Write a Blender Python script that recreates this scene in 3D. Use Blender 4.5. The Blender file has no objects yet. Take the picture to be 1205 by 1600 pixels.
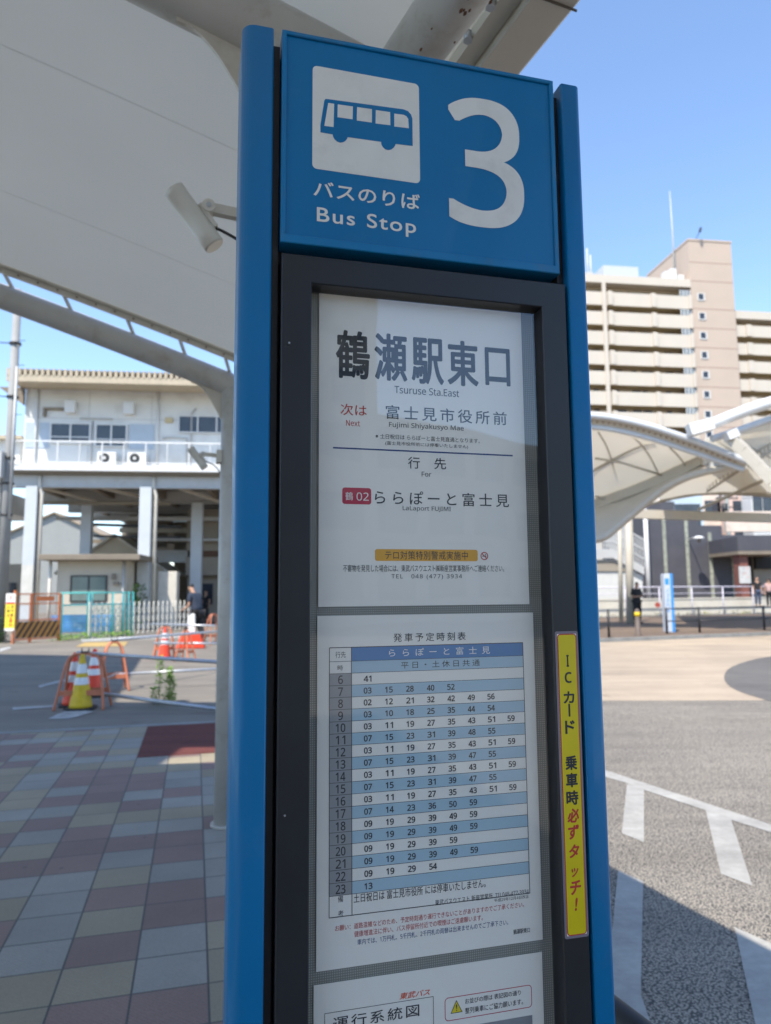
import bpy, math, random
from math import sin, cos, radians, pi, atan2, hypot
from mathutils import Vector, Matrix
random.seed(7)
SC = bpy.context.scene
COL = SC.collection

# ------------------------------------------------------------------ camera
FPX, CXP, CYP, EYE = 1108.0, 602.5, 800.0, 1.6
PIT, ROL, YAW = radians(6.38), radians(-.4255), radians(75.35)
_cp, _sp, _cr, _sr = cos(PIT), sin(PIT), cos(ROL), sin(ROL)
RW = Matrix(((_cr, _sr, 0), (-_sr, _cr, 0), (0, 0, 1))) @ Matrix(((1, 0, 0), (0, -_sp, _cp), (0, _cp, _sp)))   # world -> (right, up, forward)
RT = RW.transposed()
cam = bpy.data.cameras.new('camera')
camo = bpy.data.objects.new('camera', cam)
COL.objects.link(camo)
r_, u_, f_ = RW[0], RW[1], RW[2]
camo.matrix_world = Matrix(((r_[0], u_[0], -f_[0], 0), (r_[1], u_[1], -f_[1], 0), (r_[2], u_[2], -f_[2], EYE), (0, 0, 0, 1)))
cam.sensor_fit = 'VERTICAL'; cam.sensor_height = 36; cam.sensor_width = 27
cam.lens = FPX / 1600 * 36
cam.clip_start = .05; cam.clip_end = 3000
cam.dof.use_dof = True; cam.dof.focus_distance = .90; cam.dof.aperture_fstop = 6.6
SC.camera = camo

# ------------------------------------------------------------------ light
SUN_EL, SUN_AZ = 56.0, 210.0           # azimuth clockwise from +Y (the way the camera looks)
w = bpy.data.worlds.new('World'); SC.world = w; w.use_nodes = True
nt = w.node_tree
sky = nt.nodes.new('ShaderNodeTexSky'); sky.sky_type = 'NISHITA'; sky.sun_disc = False
sky.sun_elevation = radians(SUN_EL); sky.sun_rotation = radians(SUN_AZ)
sky.air_density = 1.0; sky.dust_density = .2; sky.ozone_density = 3.0; sky.altitude = 20
bg = nt.nodes['Background']; bg.inputs['Strength'].default_value = .15
nt.links.new(sky.outputs['Color'], bg.inputs['Color'])
sl = bpy.data.lights.new('sun', 'SUN'); sl.energy = 3.5; sl.angle = radians(.53); sl.color = (1, .93, .82)
so = bpy.data.objects.new('sun', sl); COL.objects.link(so)
sd = Vector((sin(radians(SUN_AZ)) * cos(radians(SUN_EL)), cos(radians(SUN_AZ)) * cos(radians(SUN_EL)), sin(radians(SUN_EL))))
so.rotation_euler = (-sd).to_track_quat('-Z', 'Y').to_euler()
so.location = (0, 0, 60)
SC.view_settings.view_transform = 'Standard'; SC.view_settings.look = 'None'
SC.view_settings.exposure = 1.18; SC.view_settings.gamma = 1
SC.cycles.max_bounces = 8
SC.cycles.use_denoising = True

# ------------------------------------------------------------------ survey helpers (photo bearing -> place in the world)
def ray(px, py): return RT @ Vector(((px - CXP) / FPX, (CYP - py) / FPX, 1))
def G(px, py, z=0.0):
    r = ray(px, py); t = (z - EYE) / r.z; return (r.x * t, r.y * t)
def W(px, py, y):
    r = ray(px, py); t = y / r.y; return Vector((r.x * t, y, EYE + r.z * t))
def frame_xy(o, az):
    a = radians(az); d = (sin(a), cos(a)); n = (-cos(a), sin(a))
    return lambda t, k: (o[0] + d[0] * t + n[0] * k, o[1] + d[1] * t + n[1] * k)
def onplane(px, py, o, az):
    a = radians(az); d = (sin(a), cos(a)); r = ray(px, py)
    det = -r.x * d[1] + d[0] * r.y
    s = (-o[0] * d[1] + d[0] * o[1]) / det; t = (r.x * o[1] - r.y * o[0]) / det
    return t, EYE + r.z * s

# ------------------------------------------------------------------ materials
MATS = {}
def mat(name, col, rough=.6, metal=0, var=.08, scale=3.0, bump=0, bscale=40, coat=0, spec=.5, dirt=None, dscale=.8, transl=0, damt=.5):
    if name in MATS: return MATS[name]
    m = bpy.data.materials.new(name); m.use_nodes = True; MATS[name] = m
    t = m.node_tree; n = t.nodes; L = t.links; b = n['Principled BSDF']
    b.inputs['Roughness'].default_value = rough; b.inputs['Metallic'].default_value = metal
    b.inputs['Coat Weight'].default_value = coat; b.inputs['Specular IOR Level'].default_value = spec
    tc = n.new('ShaderNodeTexCoord')
    if var > 0:
        no = n.new('ShaderNodeTexNoise'); no.inputs['Scale'].default_value = scale; no.inputs['Detail'].default_value = 6
        L.new(tc.outputs['Object'], no.inputs['Vector'])
        rp = n.new('ShaderNodeValToRGB'); e = rp.color_ramp.elements
        e[0].position = .3; e[1].position = .7
        e[0].color = tuple(c * (1 - var) for c in col) + (1,); e[1].color = tuple(min(1, c * (1 + var)) for c in col) + (1,)
        L.new(no.outputs['Fac'], rp.inputs['Fac']); out = rp.outputs['Color']
        if dirt:
            n2 = n.new('ShaderNodeTexNoise'); n2.inputs['Scale'].default_value = dscale; n2.inputs['Detail'].default_value = 9; n2.inputs['Roughness'].default_value = .7
            L.new(tc.outputs['Object'], n2.inputs['Vector'])
            r2 = n.new('ShaderNodeValToRGB'); r2.color_ramp.elements[0].position = .52; r2.color_ramp.elements[1].position = .72
            r2.color_ramp.elements[1].color = (damt, damt, damt, 1)
            L.new(n2.outputs['Fac'], r2.inputs['Fac'])
            mx = n.new('ShaderNodeMixRGB'); mx.inputs[2].default_value = dirt + (1,)
            L.new(r2.outputs['Color'], mx.inputs[0]); L.new(out, mx.inputs[1]); out = mx.outputs[0]
        L.new(out, b.inputs['Base Color'])
        mr = n.new('ShaderNodeMapRange'); mr.inputs[3].default_value = max(0, rough - .08); mr.inputs[4].default_value = min(1, rough + .08)
        L.new(no.outputs['Fac'], mr.inputs[0]); L.new(mr.outputs[0], b.inputs['Roughness'])
    else:
        b.inputs['Base Color'].default_value = tuple(col) + (1,)
    if bump:
        nb = n.new('ShaderNodeTexNoise'); nb.inputs['Scale'].default_value = bscale; nb.inputs['Detail'].default_value = 4
        L.new(tc.outputs['Object'], nb.inputs['Vector'])
        bp = n.new('ShaderNodeBump'); bp.inputs['Strength'].default_value = bump; bp.inputs['Distance'].default_value = .01
        L.new(nb.outputs['Fac'], bp.inputs['Height']); L.new(bp.outputs['Normal'], b.inputs['Normal'])
    if transl:
        tr = n.new('ShaderNodeBsdfTranslucent'); tr.inputs['Color'].default_value = tuple(col) + (1,)
        ms = n.new('ShaderNodeMixShader'); ms.inputs[0].default_value = transl
        o = n['Material Output']
        L.new(b.outputs[0], ms.inputs[1]); L.new(tr.outputs[0], ms.inputs[2]); L.new(ms.outputs[0], o.inputs['Surface'])
    return m

BLUE = mat('sign_blue_paint', (.0, .16, .37), .36, coat=.12, spec=.3, var=.05, scale=6, dirt=(.05, .17, .30), dscale=7, damt=.3, bump=.02, bscale=300)
BLUE_TRIM = mat('sign_blue_trim', (.003, .175, .39), .42, coat=.1, spec=.35, var=.1, scale=14, dirt=(.12, .14, .16), dscale=9, damt=.45)
CHAR = mat('charcoal_powder_coat', (.018, .019, .023), .42, var=.15, scale=8, bump=.05, bscale=900)
BLACK = mat('black_channel', (.005, .005, .006), .6, var=.1)
SIGNW = mat('sign_white_vinyl', (.78, .745, .68), .5, var=.04, scale=20, dirt=(.45, .42, .36), dscale=14, damt=.3)
PAPER = mat('notice_paper', (.90, .85, .79), .55, var=.02, scale=2)
INK = mat('black_ink', (.028, .03, .036), .6, var=0)
INKR = mat('red_ink', (.52, .035, .03), .6, var=0)
INKO = mat('orange_red_ink', (.75, .10, .03), .6, var=0)
INKB = mat('navy_ink', (.02, .05, .2), .6, var=0)
BADGE = mat('badge_red', (.52, .03, .07), .6, var=0)
ORNG = mat('banner_orange', (.78, .38, .03), .6, var=0)
TBLUE = mat('table_blue', (.07, .22, .47), .6, var=0)
TLITE = mat('table_light_blue', (.41, .56, .66), .6, var=0)
TGREY = mat('table_grey', (.33, .33, .34), .6, var=0)
YEL = mat('sticker_yellow', (.72, .56, .0), .35, var=.04, scale=30, coat=.3)
YELP = mat('warning_yellow', (.8, .62, .02), .5, var=0)
LAMI = mat('laminate_film', (.24, .20, .23), .2, var=.05, coat=.6)
MAPG = mat('map_grey', (.25, .26, .28), .6, var=.15, scale=25)
CREAM = mat('cream_painted_steel', (.58, .54, .465), .45, var=.05, scale=4, dirt=(.30, .25, .19), dscale=3.5, damt=.45)
PIPE = mat('grey_painted_pipe', (.47, .455, .42), .42, var=.06, scale=5, dirt=(.25, .19, .13), dscale=8, damt=.5)
RUST = mat('rust_spot', (.13, .06, .03), .9, var=.3, scale=90)
GALV = mat('galvanised_steel', (.42, .44, .47), .38, metal=.6, var=.12, scale=18)
MEMB = mat('membrane_fabric', (.70, .715, .705), .75, var=.05, scale=.9, transl=.36)
MEMC = mat('membrane_cream', (.86, .83, .76), .75, var=.03, scale=.7, transl=.48)
WHITE = mat('white_painted_steel', (.60, .60, .59), .4, var=.05, scale=3)
DKMET = mat('dark_metal', (.02, .02, .022), .5, var=.1)
RUBBER = mat('black_rubber', (.016, .016, .017), .75, var=.2, scale=12)

# ------------------------------------------------------------------ mesh builder
class MB:
    def __init__(s): s.v = []; s.f = []; s.m = []; s.sm = []
    def add(s, vs, fs, m=0, smooth=False):
        k = len(s.v); s.v += [tuple(p) for p in vs]
        for f in fs: s.f.append(tuple(i + k for i in f)); s.m.append(m); s.sm.append(smooth)
    def box(s, x0, x1, y0, y1, z0, z1, m=0):
        s.add([(x, y, z) for z in (z0, z1) for y in (y0, y1) for x in (x0, x1)],
              [(0, 2, 3, 1), (4, 5, 7, 6), (0, 1, 5, 4), (2, 6, 7, 3), (0, 4, 6, 2), (1, 3, 7, 5)], m)
    def cbox(s, x0, x1, y0, y1, z0, z1, c, m=0):       # box with chamfered vertical edges
        p = [(x0 + c, y0), (x1 - c, y0), (x1, y0 + c), (x1, y1 - c), (x1 - c, y1), (x0 + c, y1), (x0, y1 - c), (x0, y0 + c)]
        s.prism_z(p, z0, z1, m)
    def prism_z(s, p, z0, z1, m=0, smooth=False):
        n = len(p); s.add([(a, b, z0) for a, b in p] + [(a, b, z1) for a, b in p], [], m)
        k = len(s.v) - 2 * n
        s.f.append(tuple(k + i for i in reversed(range(n)))); s.m.append(m); s.sm.append(False)
        s.f.append(tuple(k + n + i for i in range(n))); s.m.append(m); s.sm.append(False)
        for i in range(n):
            j = (i + 1) % n; s.f.append((k + i, k + j, k + n + j, k + n + i)); s.m.append(m); s.sm.append(smooth)
    def prism_y(s, p, y0, y1, m=0):                     # p in (x,z), counter-clockwise seen from -y
        n = len(p); k = len(s.v); s.v += [(a, y0, b) for a, b in p] + [(a, y1, b) for a, b in p]
        s.f.append(tuple(k + i for i in range(n))); s.m.append(m); s.sm.append(False)
        s.f.append(tuple(k + n + i for i in reversed(range(n)))); s.m.append(m); s.sm.append(False)
        for i in range(n):
            j = (i + 1) % n; s.f.append((k + i, k + n + i, k + n + j, k + j)); s.m.append(m); s.sm.append(False)
    def cyl(s, p0, p1, r0, r1=None, n=12, m=0, cap=True, smooth=True):
        s.tube([p0, p1], [r0, r0 if r1 is None else r1], n, m, cap, smooth)
    def tube(s, pts, r, n=10, m=0, cap=True, smooth=True, flat=1.0):
        pts = [Vector(p) for p in pts]; rs = r if isinstance(r, (list, tuple)) else [r] * len(pts)
        k = len(s.v); up = None
        for i, p in enumerate(pts):
            d = (pts[min(i + 1, len(pts) - 1)] - pts[max(i - 1, 0)]).normalized()
            if up is None: up = Vector((0, 0, 1)) if abs(d.z) < .9 else Vector((1, 0, 0))
            a = d.cross(up).normalized(); b = a.cross(d).normalized(); up = b
            for j in range(n):
                t = 2 * pi * j / n; s.v.append(tuple(p + (a * cos(t) + b * sin(t) * flat) * rs[i]))
        for i in range(len(pts) - 1):
            for j in range(n):
                q = (j + 1) % n; s.f.append((k + i * n + j, k + i * n + q, k + (i + 1) * n + q, k + (i + 1) * n + j)); s.m.append(m); s.sm.append(smooth)
        if cap:
            s.f.append(tuple(k + j for j in reversed(range(n)))); s.m.append(m); s.sm.append(False)
            s.f.append(tuple(k + (len(pts) - 1) * n + j for j in range(n))); s.m.append(m); s.sm.append(False)
    def bar(s, p0, p1, wd, ht, m=0):                    # rectangular bar, width horizontal, height roughly vertical
        p0 = Vector(p0); p1 = Vector(p1); d = (p1 - p0).normalized()
        up = Vector((0, 0, 1)) if abs(d.z) < .95 else Vector((0, 1, 0))
        a = d.cross(up).normalized() * wd / 2; b = a.cross(d).normalized() * ht / 2
        vs = [p + x * a + y * b for p in (p0, p1) for x, y in ((-1, -1), (1, -1), (1, 1), (-1, 1))]
        s.add(vs, [(0, 1, 2, 3), (7, 6, 5, 4), (0, 4, 5, 1), (1, 5, 6, 2), (2, 6, 7, 3), (3, 7, 4, 0)], m)
    def loft(s, A, B, n=10, m=0, k=8, sag=0.0, smooth=True, thick=.012):
        A = resample(A, n); B = resample(B, n); off = len(s.v)
        g = []
        for i in range(n + 1):
            for j in range(k + 1):
                t = j / k; p = A[i].lerp(B[i], t); p = p - Vector((0, 0, sag * 4 * t * (1 - t))); g.append(p)
        for dz in (0, thick):
            for p in g: s.v.append((p.x, p.y, p.z + dz))
        N = len(g)
        for i in range(n):
            for j in range(k):
                a = i * (k + 1) + j; q = (a, a + 1, a + k + 2, a + k + 1)
                s.f.append(tuple(off + x for x in q)); s.f.append(tuple(off + N + x for x in reversed(q))); s.m += [m, m]; s.sm += [smooth, smooth]
    def build(s, name, mats, parent=None, kind=None, bevel=0):
        me = bpy.data.meshes.new(name); me.from_pydata(s.v, [], s.f); me.update()
        for mm in (mats if isinstance(mats, (list, tuple)) else [mats]): me.materials.append(mm)
        me.polygons.foreach_set('material_index', s.m); me.polygons.foreach_set('use_smooth', s.sm)
        o = bpy.data.objects.new(name, me); COL.objects.link(o)
        if parent: o.parent = parent
        if kind: o['kind'] = kind
        if bevel:
            b = o.modifiers.new('bevel', 'BEVEL'); b.width = bevel; b.segments = 2; b.limit_method = 'ANGLE'
        return o
def resample(P, n):
    P = [Vector(p) for p in P]
    L = [0]
    for a, b in zip(P, P[1:]): L.append(L[-1] + (b - a).length)
    out = []
    for i in range(n + 1):
        d = L[-1] * i / n; k = 0
        while k < len(P) - 2 and L[k + 1] < d: k += 1
        t = (d - L[k]) / max(1e-9, L[k + 1] - L[k]); out.append(P[k].lerp(P[k + 1], min(1, t)))
    return out
def smoothc(P, it=2):
    P = [Vector(p) for p in P]
    for _ in range(it):
        Q = [P[0]]
        for a, b in zip(P, P[1:]): Q += [a.lerp(b, .25), a.lerp(b, .75)]
        P = Q + [P[-1]]
    return P
def rrect(x0, x1, z0, z1, r, n=5):
    p = []
    for cx, cz, a0 in ((x0 + r, z0 + r, pi), (x1 - r, z0 + r, 1.5 * pi), (x1 - r, z1 - r, 0), (x0 + r, z1 - r, .5 * pi)):
        for i in range(n + 1): t = a0 + i / n * pi / 2; p.append((cx + r * cos(t), cz + r * sin(t)))
    return p
def tag(o, label=None, cat=None, group=None, kind=None):
    if label: o['label'] = label
    if cat: o['category'] = cat
    if group: o['group'] = group
    if kind: o['kind'] = kind
    return o
def thing(name, label, cat, loc=(0, 0, 0), rz=0, group=None):
    o = bpy.data.objects.new(name, None); COL.objects.link(o); o.location = loc; o.rotation_euler = (0, 0, rz); o.empty_display_size = .2
    return tag(o, label, cat, group)
def copy_tree(o, parent=None):
    c = o.copy(); COL.objects.link(c); c.parent = parent
    for ch in list(o.children): copy_tree(ch, c)
    return c
def sheet(name, pts, z, m, kind='structure'):
    mb = MB(); mb.add([(x, y, z) for x, y in pts], [tuple(range(len(pts)))]); o = mb.build(name, m)
    if o.data.polygons[0].normal.z < 0: o.data.flip_normals()
    if kind: o['kind'] = kind
    return o

# ------------------------------------------------------------------ lettering
_tc = {}
def glyphs(body, sp=1.0, off=0.0, shear=0.0, res=3):
    key = (body, sp, off, shear, res)
    if key in _tc: return _tc[key]
    c = bpy.data.curves.new('lettering', 'FONT'); c.body = body; c.space_character = sp; c.offset = off; c.shear = shear; c.resolution_u = res
    o = bpy.data.objects.new('lettering', c); COL.objects.link(o)
    dg = bpy.context.evaluated_depsgraph_get()
    me = bpy.data.meshes.new_from_object(o.evaluated_get(dg))
    vs = [(v.co.x, v.co.y) for v in me.vertices]; fs = [tuple(p.vertices) for p in me.polygons]
    bpy.data.objects.remove(o); bpy.data.curves.remove(c); bpy.data.meshes.remove(me)
    x0 = min(a for a, b in vs); x1 = max(a for a, b in vs); y0 = min(b for a, b in vs); y1 = max(b for a, b in vs)
    r = ([((a - x0) / (x1 - x0), (b - y0) / max(1e-6, y1 - y0)) for a, b in vs], fs, (x1 - x0) / max(1e-6, y1 - y0))
    _tc[key] = r; return r
def sans(s):                                         # plain grotesque letters and figures
    o = ''
    for ch in s:
        if 'A' <= ch <= 'Z': o += chr(0x1D5A0 + ord(ch) - 65)
        elif 'a' <= ch <= 'z': o += chr(0x1D5BA + ord(ch) - 97)
        elif '0' <= ch <= '9': o += chr(0x1D7E2 + ord(ch) - 48)
        else: o += ch
    return o
def put(mb, body, x0, z1, x1, z0, y, m, off=0.0, plain=True, coff=0.0, sq=False, **k):
    """off = boldness as a share of the letter height, laid on as offset copies a few hundredths of a millimetre apart"""
    vs, fs, _ = glyphs(sans(body) if plain else body, off=coff, **k)
    b_ = off * (z1 - z0) * .62; st = ((0, 0),) if off <= 0 else ((-b_, 0), (b_, 0), (0, b_), (0, -b_))
    if sq: st = tuple((i_ * b_ * .5, j_ * b_ * .5) for i_ in (-2, -1, 0, 1, 2) for j_ in (-2, -1, 0, 1, 2))
    elif off > .02: st += ((-.7 * b_, -.7 * b_), (.7 * b_, .7 * b_), (-.7 * b_, .7 * b_), (.7 * b_, -.7 * b_))
    x0 += b_; x1 -= b_; z0 += b_; z1 -= b_
    for i, (dx, dz) in enumerate(st):
        mb.add([(x0 + a * (x1 - x0) + dx, y - i * 6e-6, z0 + b * (z1 - z0) + dz) for a, b in vs], fs, m)

# ================================================================== BUS STOP SIGN
DF = .882                                # distance of the sign's front face from the lens along its normal
SX = .2885
Nv = Vector((cos(YAW), -sin(YAW), 0)); Uv = Vector((sin(YAW), cos(YAW), 0))
org = Uv * SX - Nv * DF
sign = thing('bus_stop_sign', 'tall blue bus stop sign with a big white 3 and a glazed timetable case', 'bus stop sign', (org.x, org.y, 0), pi / 2 - YAW)
def sg(px, py, d=0.0):
    r = ray(px, py); t = (DF + d) / (-(r.dot(Nv))); p = r * t; return (p.dot(Uv) - SX, p.z + EYE)
def zone(ox, oy, s): return lambda X, Y, d=0.0: sg(ox + X / s, oy + Y / s, d)
zA = zone(430, 430, 2.564); zB = zone(430, 940, 2.2736); zC = zone(430, 1220, 2.2736); zD = zone(360, 20, 2.152); zE = zone(840, 960, 3.077); zF = zone(480, 1500, 3.171)
X = lambda s: s - SX
def profile(x0, x1, y0, y1, rl, rr, n=7):
    p = []
    for cx, cy, a0, r in ((x0 + rl, y0 + rl, pi, rl), (x1 - rr, y0 + rr, 1.5 * pi, rr), (x1 - rr, y1 - rr, 0, rr), (x0 + rl, y1 - rl, .5 * pi, rl)):
        for i in range(n + 1): t = a0 + i / n * pi / 2; p.append((cx + r * cos(t), cy + r * sin(t)))
    return p
for a, b, rl, rr in ((.0398, .0810, .017, .003), (.5059, .5378, .003, .009)):
    mb = MB(); mb.prism_z(profile(X(a), X(b), 0, .115, rl, rr), .0, 2.352, 0, smooth=True)
    mb.build('post', BLUE, sign)
mb = MB(); mb.box(X(.0812), X(.5057), .032, .10, 0, 2.335); mb.build('core_panel', BLACK, sign)
for a, b in ((.0812, .0905), (.4965, .5057)):
    mb = MB(); mb.box(X(a), X(b), .014, .0318, .05, 2.338); mb.build('channel', DKMET, sign)
# header panel
mb = MB(); x0, x1, z0, z1 = X(.0922), X(.4935), 2.053, 2.354
mb.box(x0 + .0055, x1 - .0055, .0035, .0315, z0 + .004, z1 - .0055); hp = mb.build('header_panel', BLUE, sign)
def ring(mb, x0, x1, z0, z1, wl, wr, wb, wt, y0, y1, c=.0012, m=0):
    L = []
    for (e, y) in ((0, y1), (0, y0 + c), (c, y0)): L.append([(x0 + e, y, z0 + e), (x1 - e, y, z0 + e), (x1 - e, y, z1 - e), (x0 + e, y, z1 - e)])
    for (e, y) in ((c, y0), (0, y0 + c), (0, y1)):
        L.append([(x0 + wl - e, y, z0 + wb - e), (x1 - wr + e, y, z0 + wb - e), (x1 - wr + e, y, z1 - wt + e), (x0 + wl - e, y, z1 - wt + e)])
    vs = [p for l in L for p in l]; fs = []
    for i in range(5):
        for j in range(4): q = (j + 1) % 4; fs.append((i * 4 + j, i * 4 + q, (i + 1) * 4 + q, (i + 1) * 4 + j))
    mb.add(vs, fs, m)
mb = MB(); ring(mb, x0, x1, z0, z1, .0062, .0062, .012, .0062, 0, .030); mb.build('header_trim', BLUE_TRIM, hp)
# header pictogram + lettering
yv = .0030
mb = MB()
a = zD(277, 177, .0035); b = zD(638, 575, .0035)
mb.prism_y(rrect(a[0], b[0], b[1], a[1], .0065), yv, yv + .0006); mb.build('pictogram_square', SIGNW, hp)
mb = MB()
def Dp(*q): return [zD(a, b, .003) for a, b in q]
body = Dp((303, 402), (303, 378), (316, 296), (320, 290), (330, 291), (582, 325), (597, 331), (607, 342), (612, 356), (613, 448), (556, 441))
wheel2 = Dp((554, 447), (549, 454), (541, 460), (531, 462), (521, 459), (513, 452), (508, 443), (507, 434))
low = Dp((395, 418))
wheel1 = Dp((392, 425), (386, 432), (377, 436), (369, 437), (359, 433), (351, 426), (346, 418), (344, 409))
poly = body + wheel2 + low + wheel1
mb.prism_y(poly[::1], yv - .0004, yv - .0001)
bus = mb.build('bus_pictogram', BLUE, hp)
mb = MB()
for q in (((329, 304), (349, 307), (347, 385), (316, 381)), ((361, 309), (412, 316), (411, 359), (360, 352)), ((426, 318), (476, 325), (476, 370), (425, 363)),
          ((489, 328), (537, 335), (538, 379), (488, 373)), ((551, 340), (583, 344), (592, 349), (598, 358), (600, 389), (551, 383))):
    mb.prism_y([zD(a, b, .003) for a, b in q], yv - .0007, yv - .0005)
mb.build('bus_window_marks', SIGNW, bus)
mb = MB()
def zput(mb, Z, body, L, T, Rr, B, d, y, m=0, **k):
    a = Z(L, T, d); b = Z(Rr, B, d); put(mb, body, a[0], a[1], b[0], b[1], y, m, **k)
zput(mb, zD, 'バスのりば', 280, 562, 638, 664, .003, yv, off=.03, sp=1.05)
a = zD(291, 652, .003); b = zD(625, 757, .003); put(mb, 'Bus Stop', a[0], a[1], b[0], b[1], yv, 0, off=.022, plain=False, sp=1.14, res=6)
mb.build('lettering', SIGNW, hp)
# the numeral
a = zD(729, 268, .003); b = zD(992, 740, .003)
mb = MB(); put(mb, '3', a[0], a[1], b[0], b[1], yv, 0, off=.024, sq=True, res=14); mb.build('numeral', SIGNW, hp)
# display case
mb = MB(); ring(mb, X(.0940), X(.5010), .72, 2.0385, .0394, .0380, .05, .038, .0, .0312, c=.0014); fr = mb.build('display_frame', CHAR, sign)
mb = MB(); mb.box(X(.094), X(.501), .004, .031, .06, .70); mb.build('kick_panel', CHAR, sign)
mb = MB()
for q in ((452, 536), (445, 1274)):
    s, z = sg(*q); mb.cyl((s, -.0010, z), (s, .001, z), .0032, n=14); mb.cyl((s, -.0014, z), (s, -.0009, z), .0014, n=6, m=1)
mb.build('screw', [DKMET, GALV], fr)
BK = bpy.data.materials.new('perforated_backing'); BK.use_nodes = True
t = BK.node_tree; n = t.nodes; L = t.links; b = n['Principled BSDF']; b.inputs['Roughness'].default_value = .6
tc = n.new('ShaderNodeTexCoord'); wv = n.new('ShaderNodeTexWave'); wv.inputs['Scale'].default_value = 110; wv.bands_direction = 'X'; wv.inputs['Distortion'].default_value = .3
wz = n.new('ShaderNodeTexWave'); wz.inputs['Scale'].default_value = 110; wz.bands_direction = 'Z'
L.new(tc.outputs['Object'], wv.inputs['Vector']); L.new(tc.outputs['Object'], wz.inputs['Vector'])
ml = n.new('ShaderNodeMath'); ml.operation = 'MULTIPLY'; L.new(wv.outputs['Fac'], ml.inputs[0]); L.new(wz.outputs['Fac'], ml.inputs[1])
rp = n.new('ShaderNodeValToRGB'); rp.color_ramp.elements[0].color = (.20, .195, .175, 1); rp.color_ramp.elements[1].color = (.44, .43, .39, 1)
L.new(ml.outputs[0], rp.inputs['Fac']); L.new(rp.outputs['Color'], b.inputs['Base Color'])
mb = MB(); mb.box(X(.1332), X(.4632), .0305, .0318, .772, 2.0002); mb.build('backing_board', BK, sign)
# glass
GL = bpy.data.materials.new('case_glass'); GL.use_nodes = True
t = GL.node_tree; n = t.nodes; L = t.links
for q in list(n):
    if q.type != 'OUTPUT_MATERIAL': n.remove(q)
tr = n.new('ShaderNodeBsdfTransparent'); tr.inputs['Color'].default_value = (.985, .99, .985, 1)
gl = n.new('ShaderNodeBsdfGlossy'); gl.inputs['Roughness'].default_value = .02; gl.inputs['Color'].default_value = (1, 1, 1, 1)
fn = n.new('ShaderNodeFresnel'); fn.inputs['IOR'].default_value = 1.75
ge = n.new('ShaderNodeNewGeometry'); iv = n.new('ShaderNodeMath'); iv.operation = 'SUBTRACT'; iv.inputs[0].default_value = 1; L.new(ge.outputs['Backfacing'], iv.inputs[1])
ml = n.new('ShaderNodeMath'); ml.operation = 'MULTIPLY'; L.new(fn.outputs[0], ml.inputs[0]); L.new(iv.outputs[0], ml.inputs[1])
ms = n.new('ShaderNodeMixShader'); L.new(ml.outputs[0], ms.inputs[0]); L.new(tr.outputs[0], ms.inputs[1]); L.new(gl.outputs[0], ms.inputs[2])
nn = n.new('ShaderNodeTexNoise'); nn.inputs['Scale'].default_value = 5; tcg = n.new('ShaderNodeTexCoord'); L.new(tcg.outputs['Object'], nn.inputs['Vector'])
bp = n.new('ShaderNodeBump'); bp.inputs['Strength'].default_value = .12; bp.inputs['Distance'].default_value = .004
L.new(nn.outputs['Fac'], bp.inputs['Height']); L.new(bp.outputs['Normal'], gl.inputs['Normal'])
L.new(ms.outputs[0], n['Material Output'].inputs['Surface'])
mb = MB(); mb.box(X(.1334), X(.4631), .014, .017, .7705, 2.0003); mb.build('glass_pane', GL, sign)
# ---- notices
DP = .0285
def sheet_paper(L, T, Rr, B, Z1, Z2, tilt=0):
    a = Z1(L, T, DP); b = Z2(Rr, B, DP)
    mb = MB(); mb.box(a[0], b[0], .0285, .0290, b[1], a[1]); return mb.build('notice_sheet', PAPER, sign), a, b
yt = .0282; ya = .0283; yb = .02845
# sheet 1: station, next stop, destination
s1, a, b = sheet_paper(177, 66, 1019, 1318, zA, zA)
mb = MB()
def ta(body, L, T, Rr, B, m=0, **k): zput(mb, zA, body, L, T, Rr, B, DP, yt, m, **k)
for ch, L_, T_, R_, B_ in (('鶴', 243, 216, 380, 420), ('瀬', 397, 229, 530, 428), ('駅', 545, 247, 677, 442), ('東', 688, 258, 816, 449), ('口', 839, 288, 943, 447)):
    ta(ch, L_, T_, R_, B_, off=.030, res=5)
ta('Tsuruse Sta.East', 478, 443, 737, 489, off=.008)
ta('次は', 262, 514, 367, 566, 1, off=.008); ta('Next', 284, 580, 340, 606, 1, off=.006)
ta('富士見市役所前', 443, 519, 928, 602, sp=1.34, off=.012)
ta('Fujimi Shiyakusyo Mae', 456, 587, 756, 629, off=.008)
ta('※ 土日祝日は ららぽーと富士見直通となります。', 402, 634, 820, 674)
ta('(富士見市役所前には停車いたしません)', 441, 664, 773, 697)
ta('行', 532, 727, 580, 776, off=.01); ta('先', 637, 732, 685, 779, off=.01); ta('For', 587, 787, 626, 808)
ta('ららぽーと富士見', 399, 861, 937, 930, sp=1.42, off=.010); ta('LaLaport FUJIMI', 511, 924, 704, 951)
ta('テロ対策特別警戒実施中', 440, 1104, 772, 1140, sp=1.05, off=.006)
ta('不審物を発見した場合には、東武バスウエスト㈱新座営業事務所へご連絡ください。', 272, 1160, 917, 1188)
ta('TEL   048 (477) 3934', 466, 1198, 749, 1219, sp=1.25)
mb.build('lettering', [INK, INKR], s1)
mb = MB(); p = zA(232, 686, DP); q = zA(952, 727, DP); zz = (zA(232, 690, DP)[1] + zA(952, 724, DP)[1]) / 2
mb.box(p[0], q[0], ya, ya + .0001, zz - .0010, zz + .0010); mb.build('rule_line', INKB, s1)
mb = MB(); p = zA(269, 850, DP); q = zA(385, 919, DP); mb.prism_y(rrect(p[0], q[0], q[1], p[1], .0035), ya, yb); bd = mb.build('route_badge', BADGE, s1)
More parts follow.
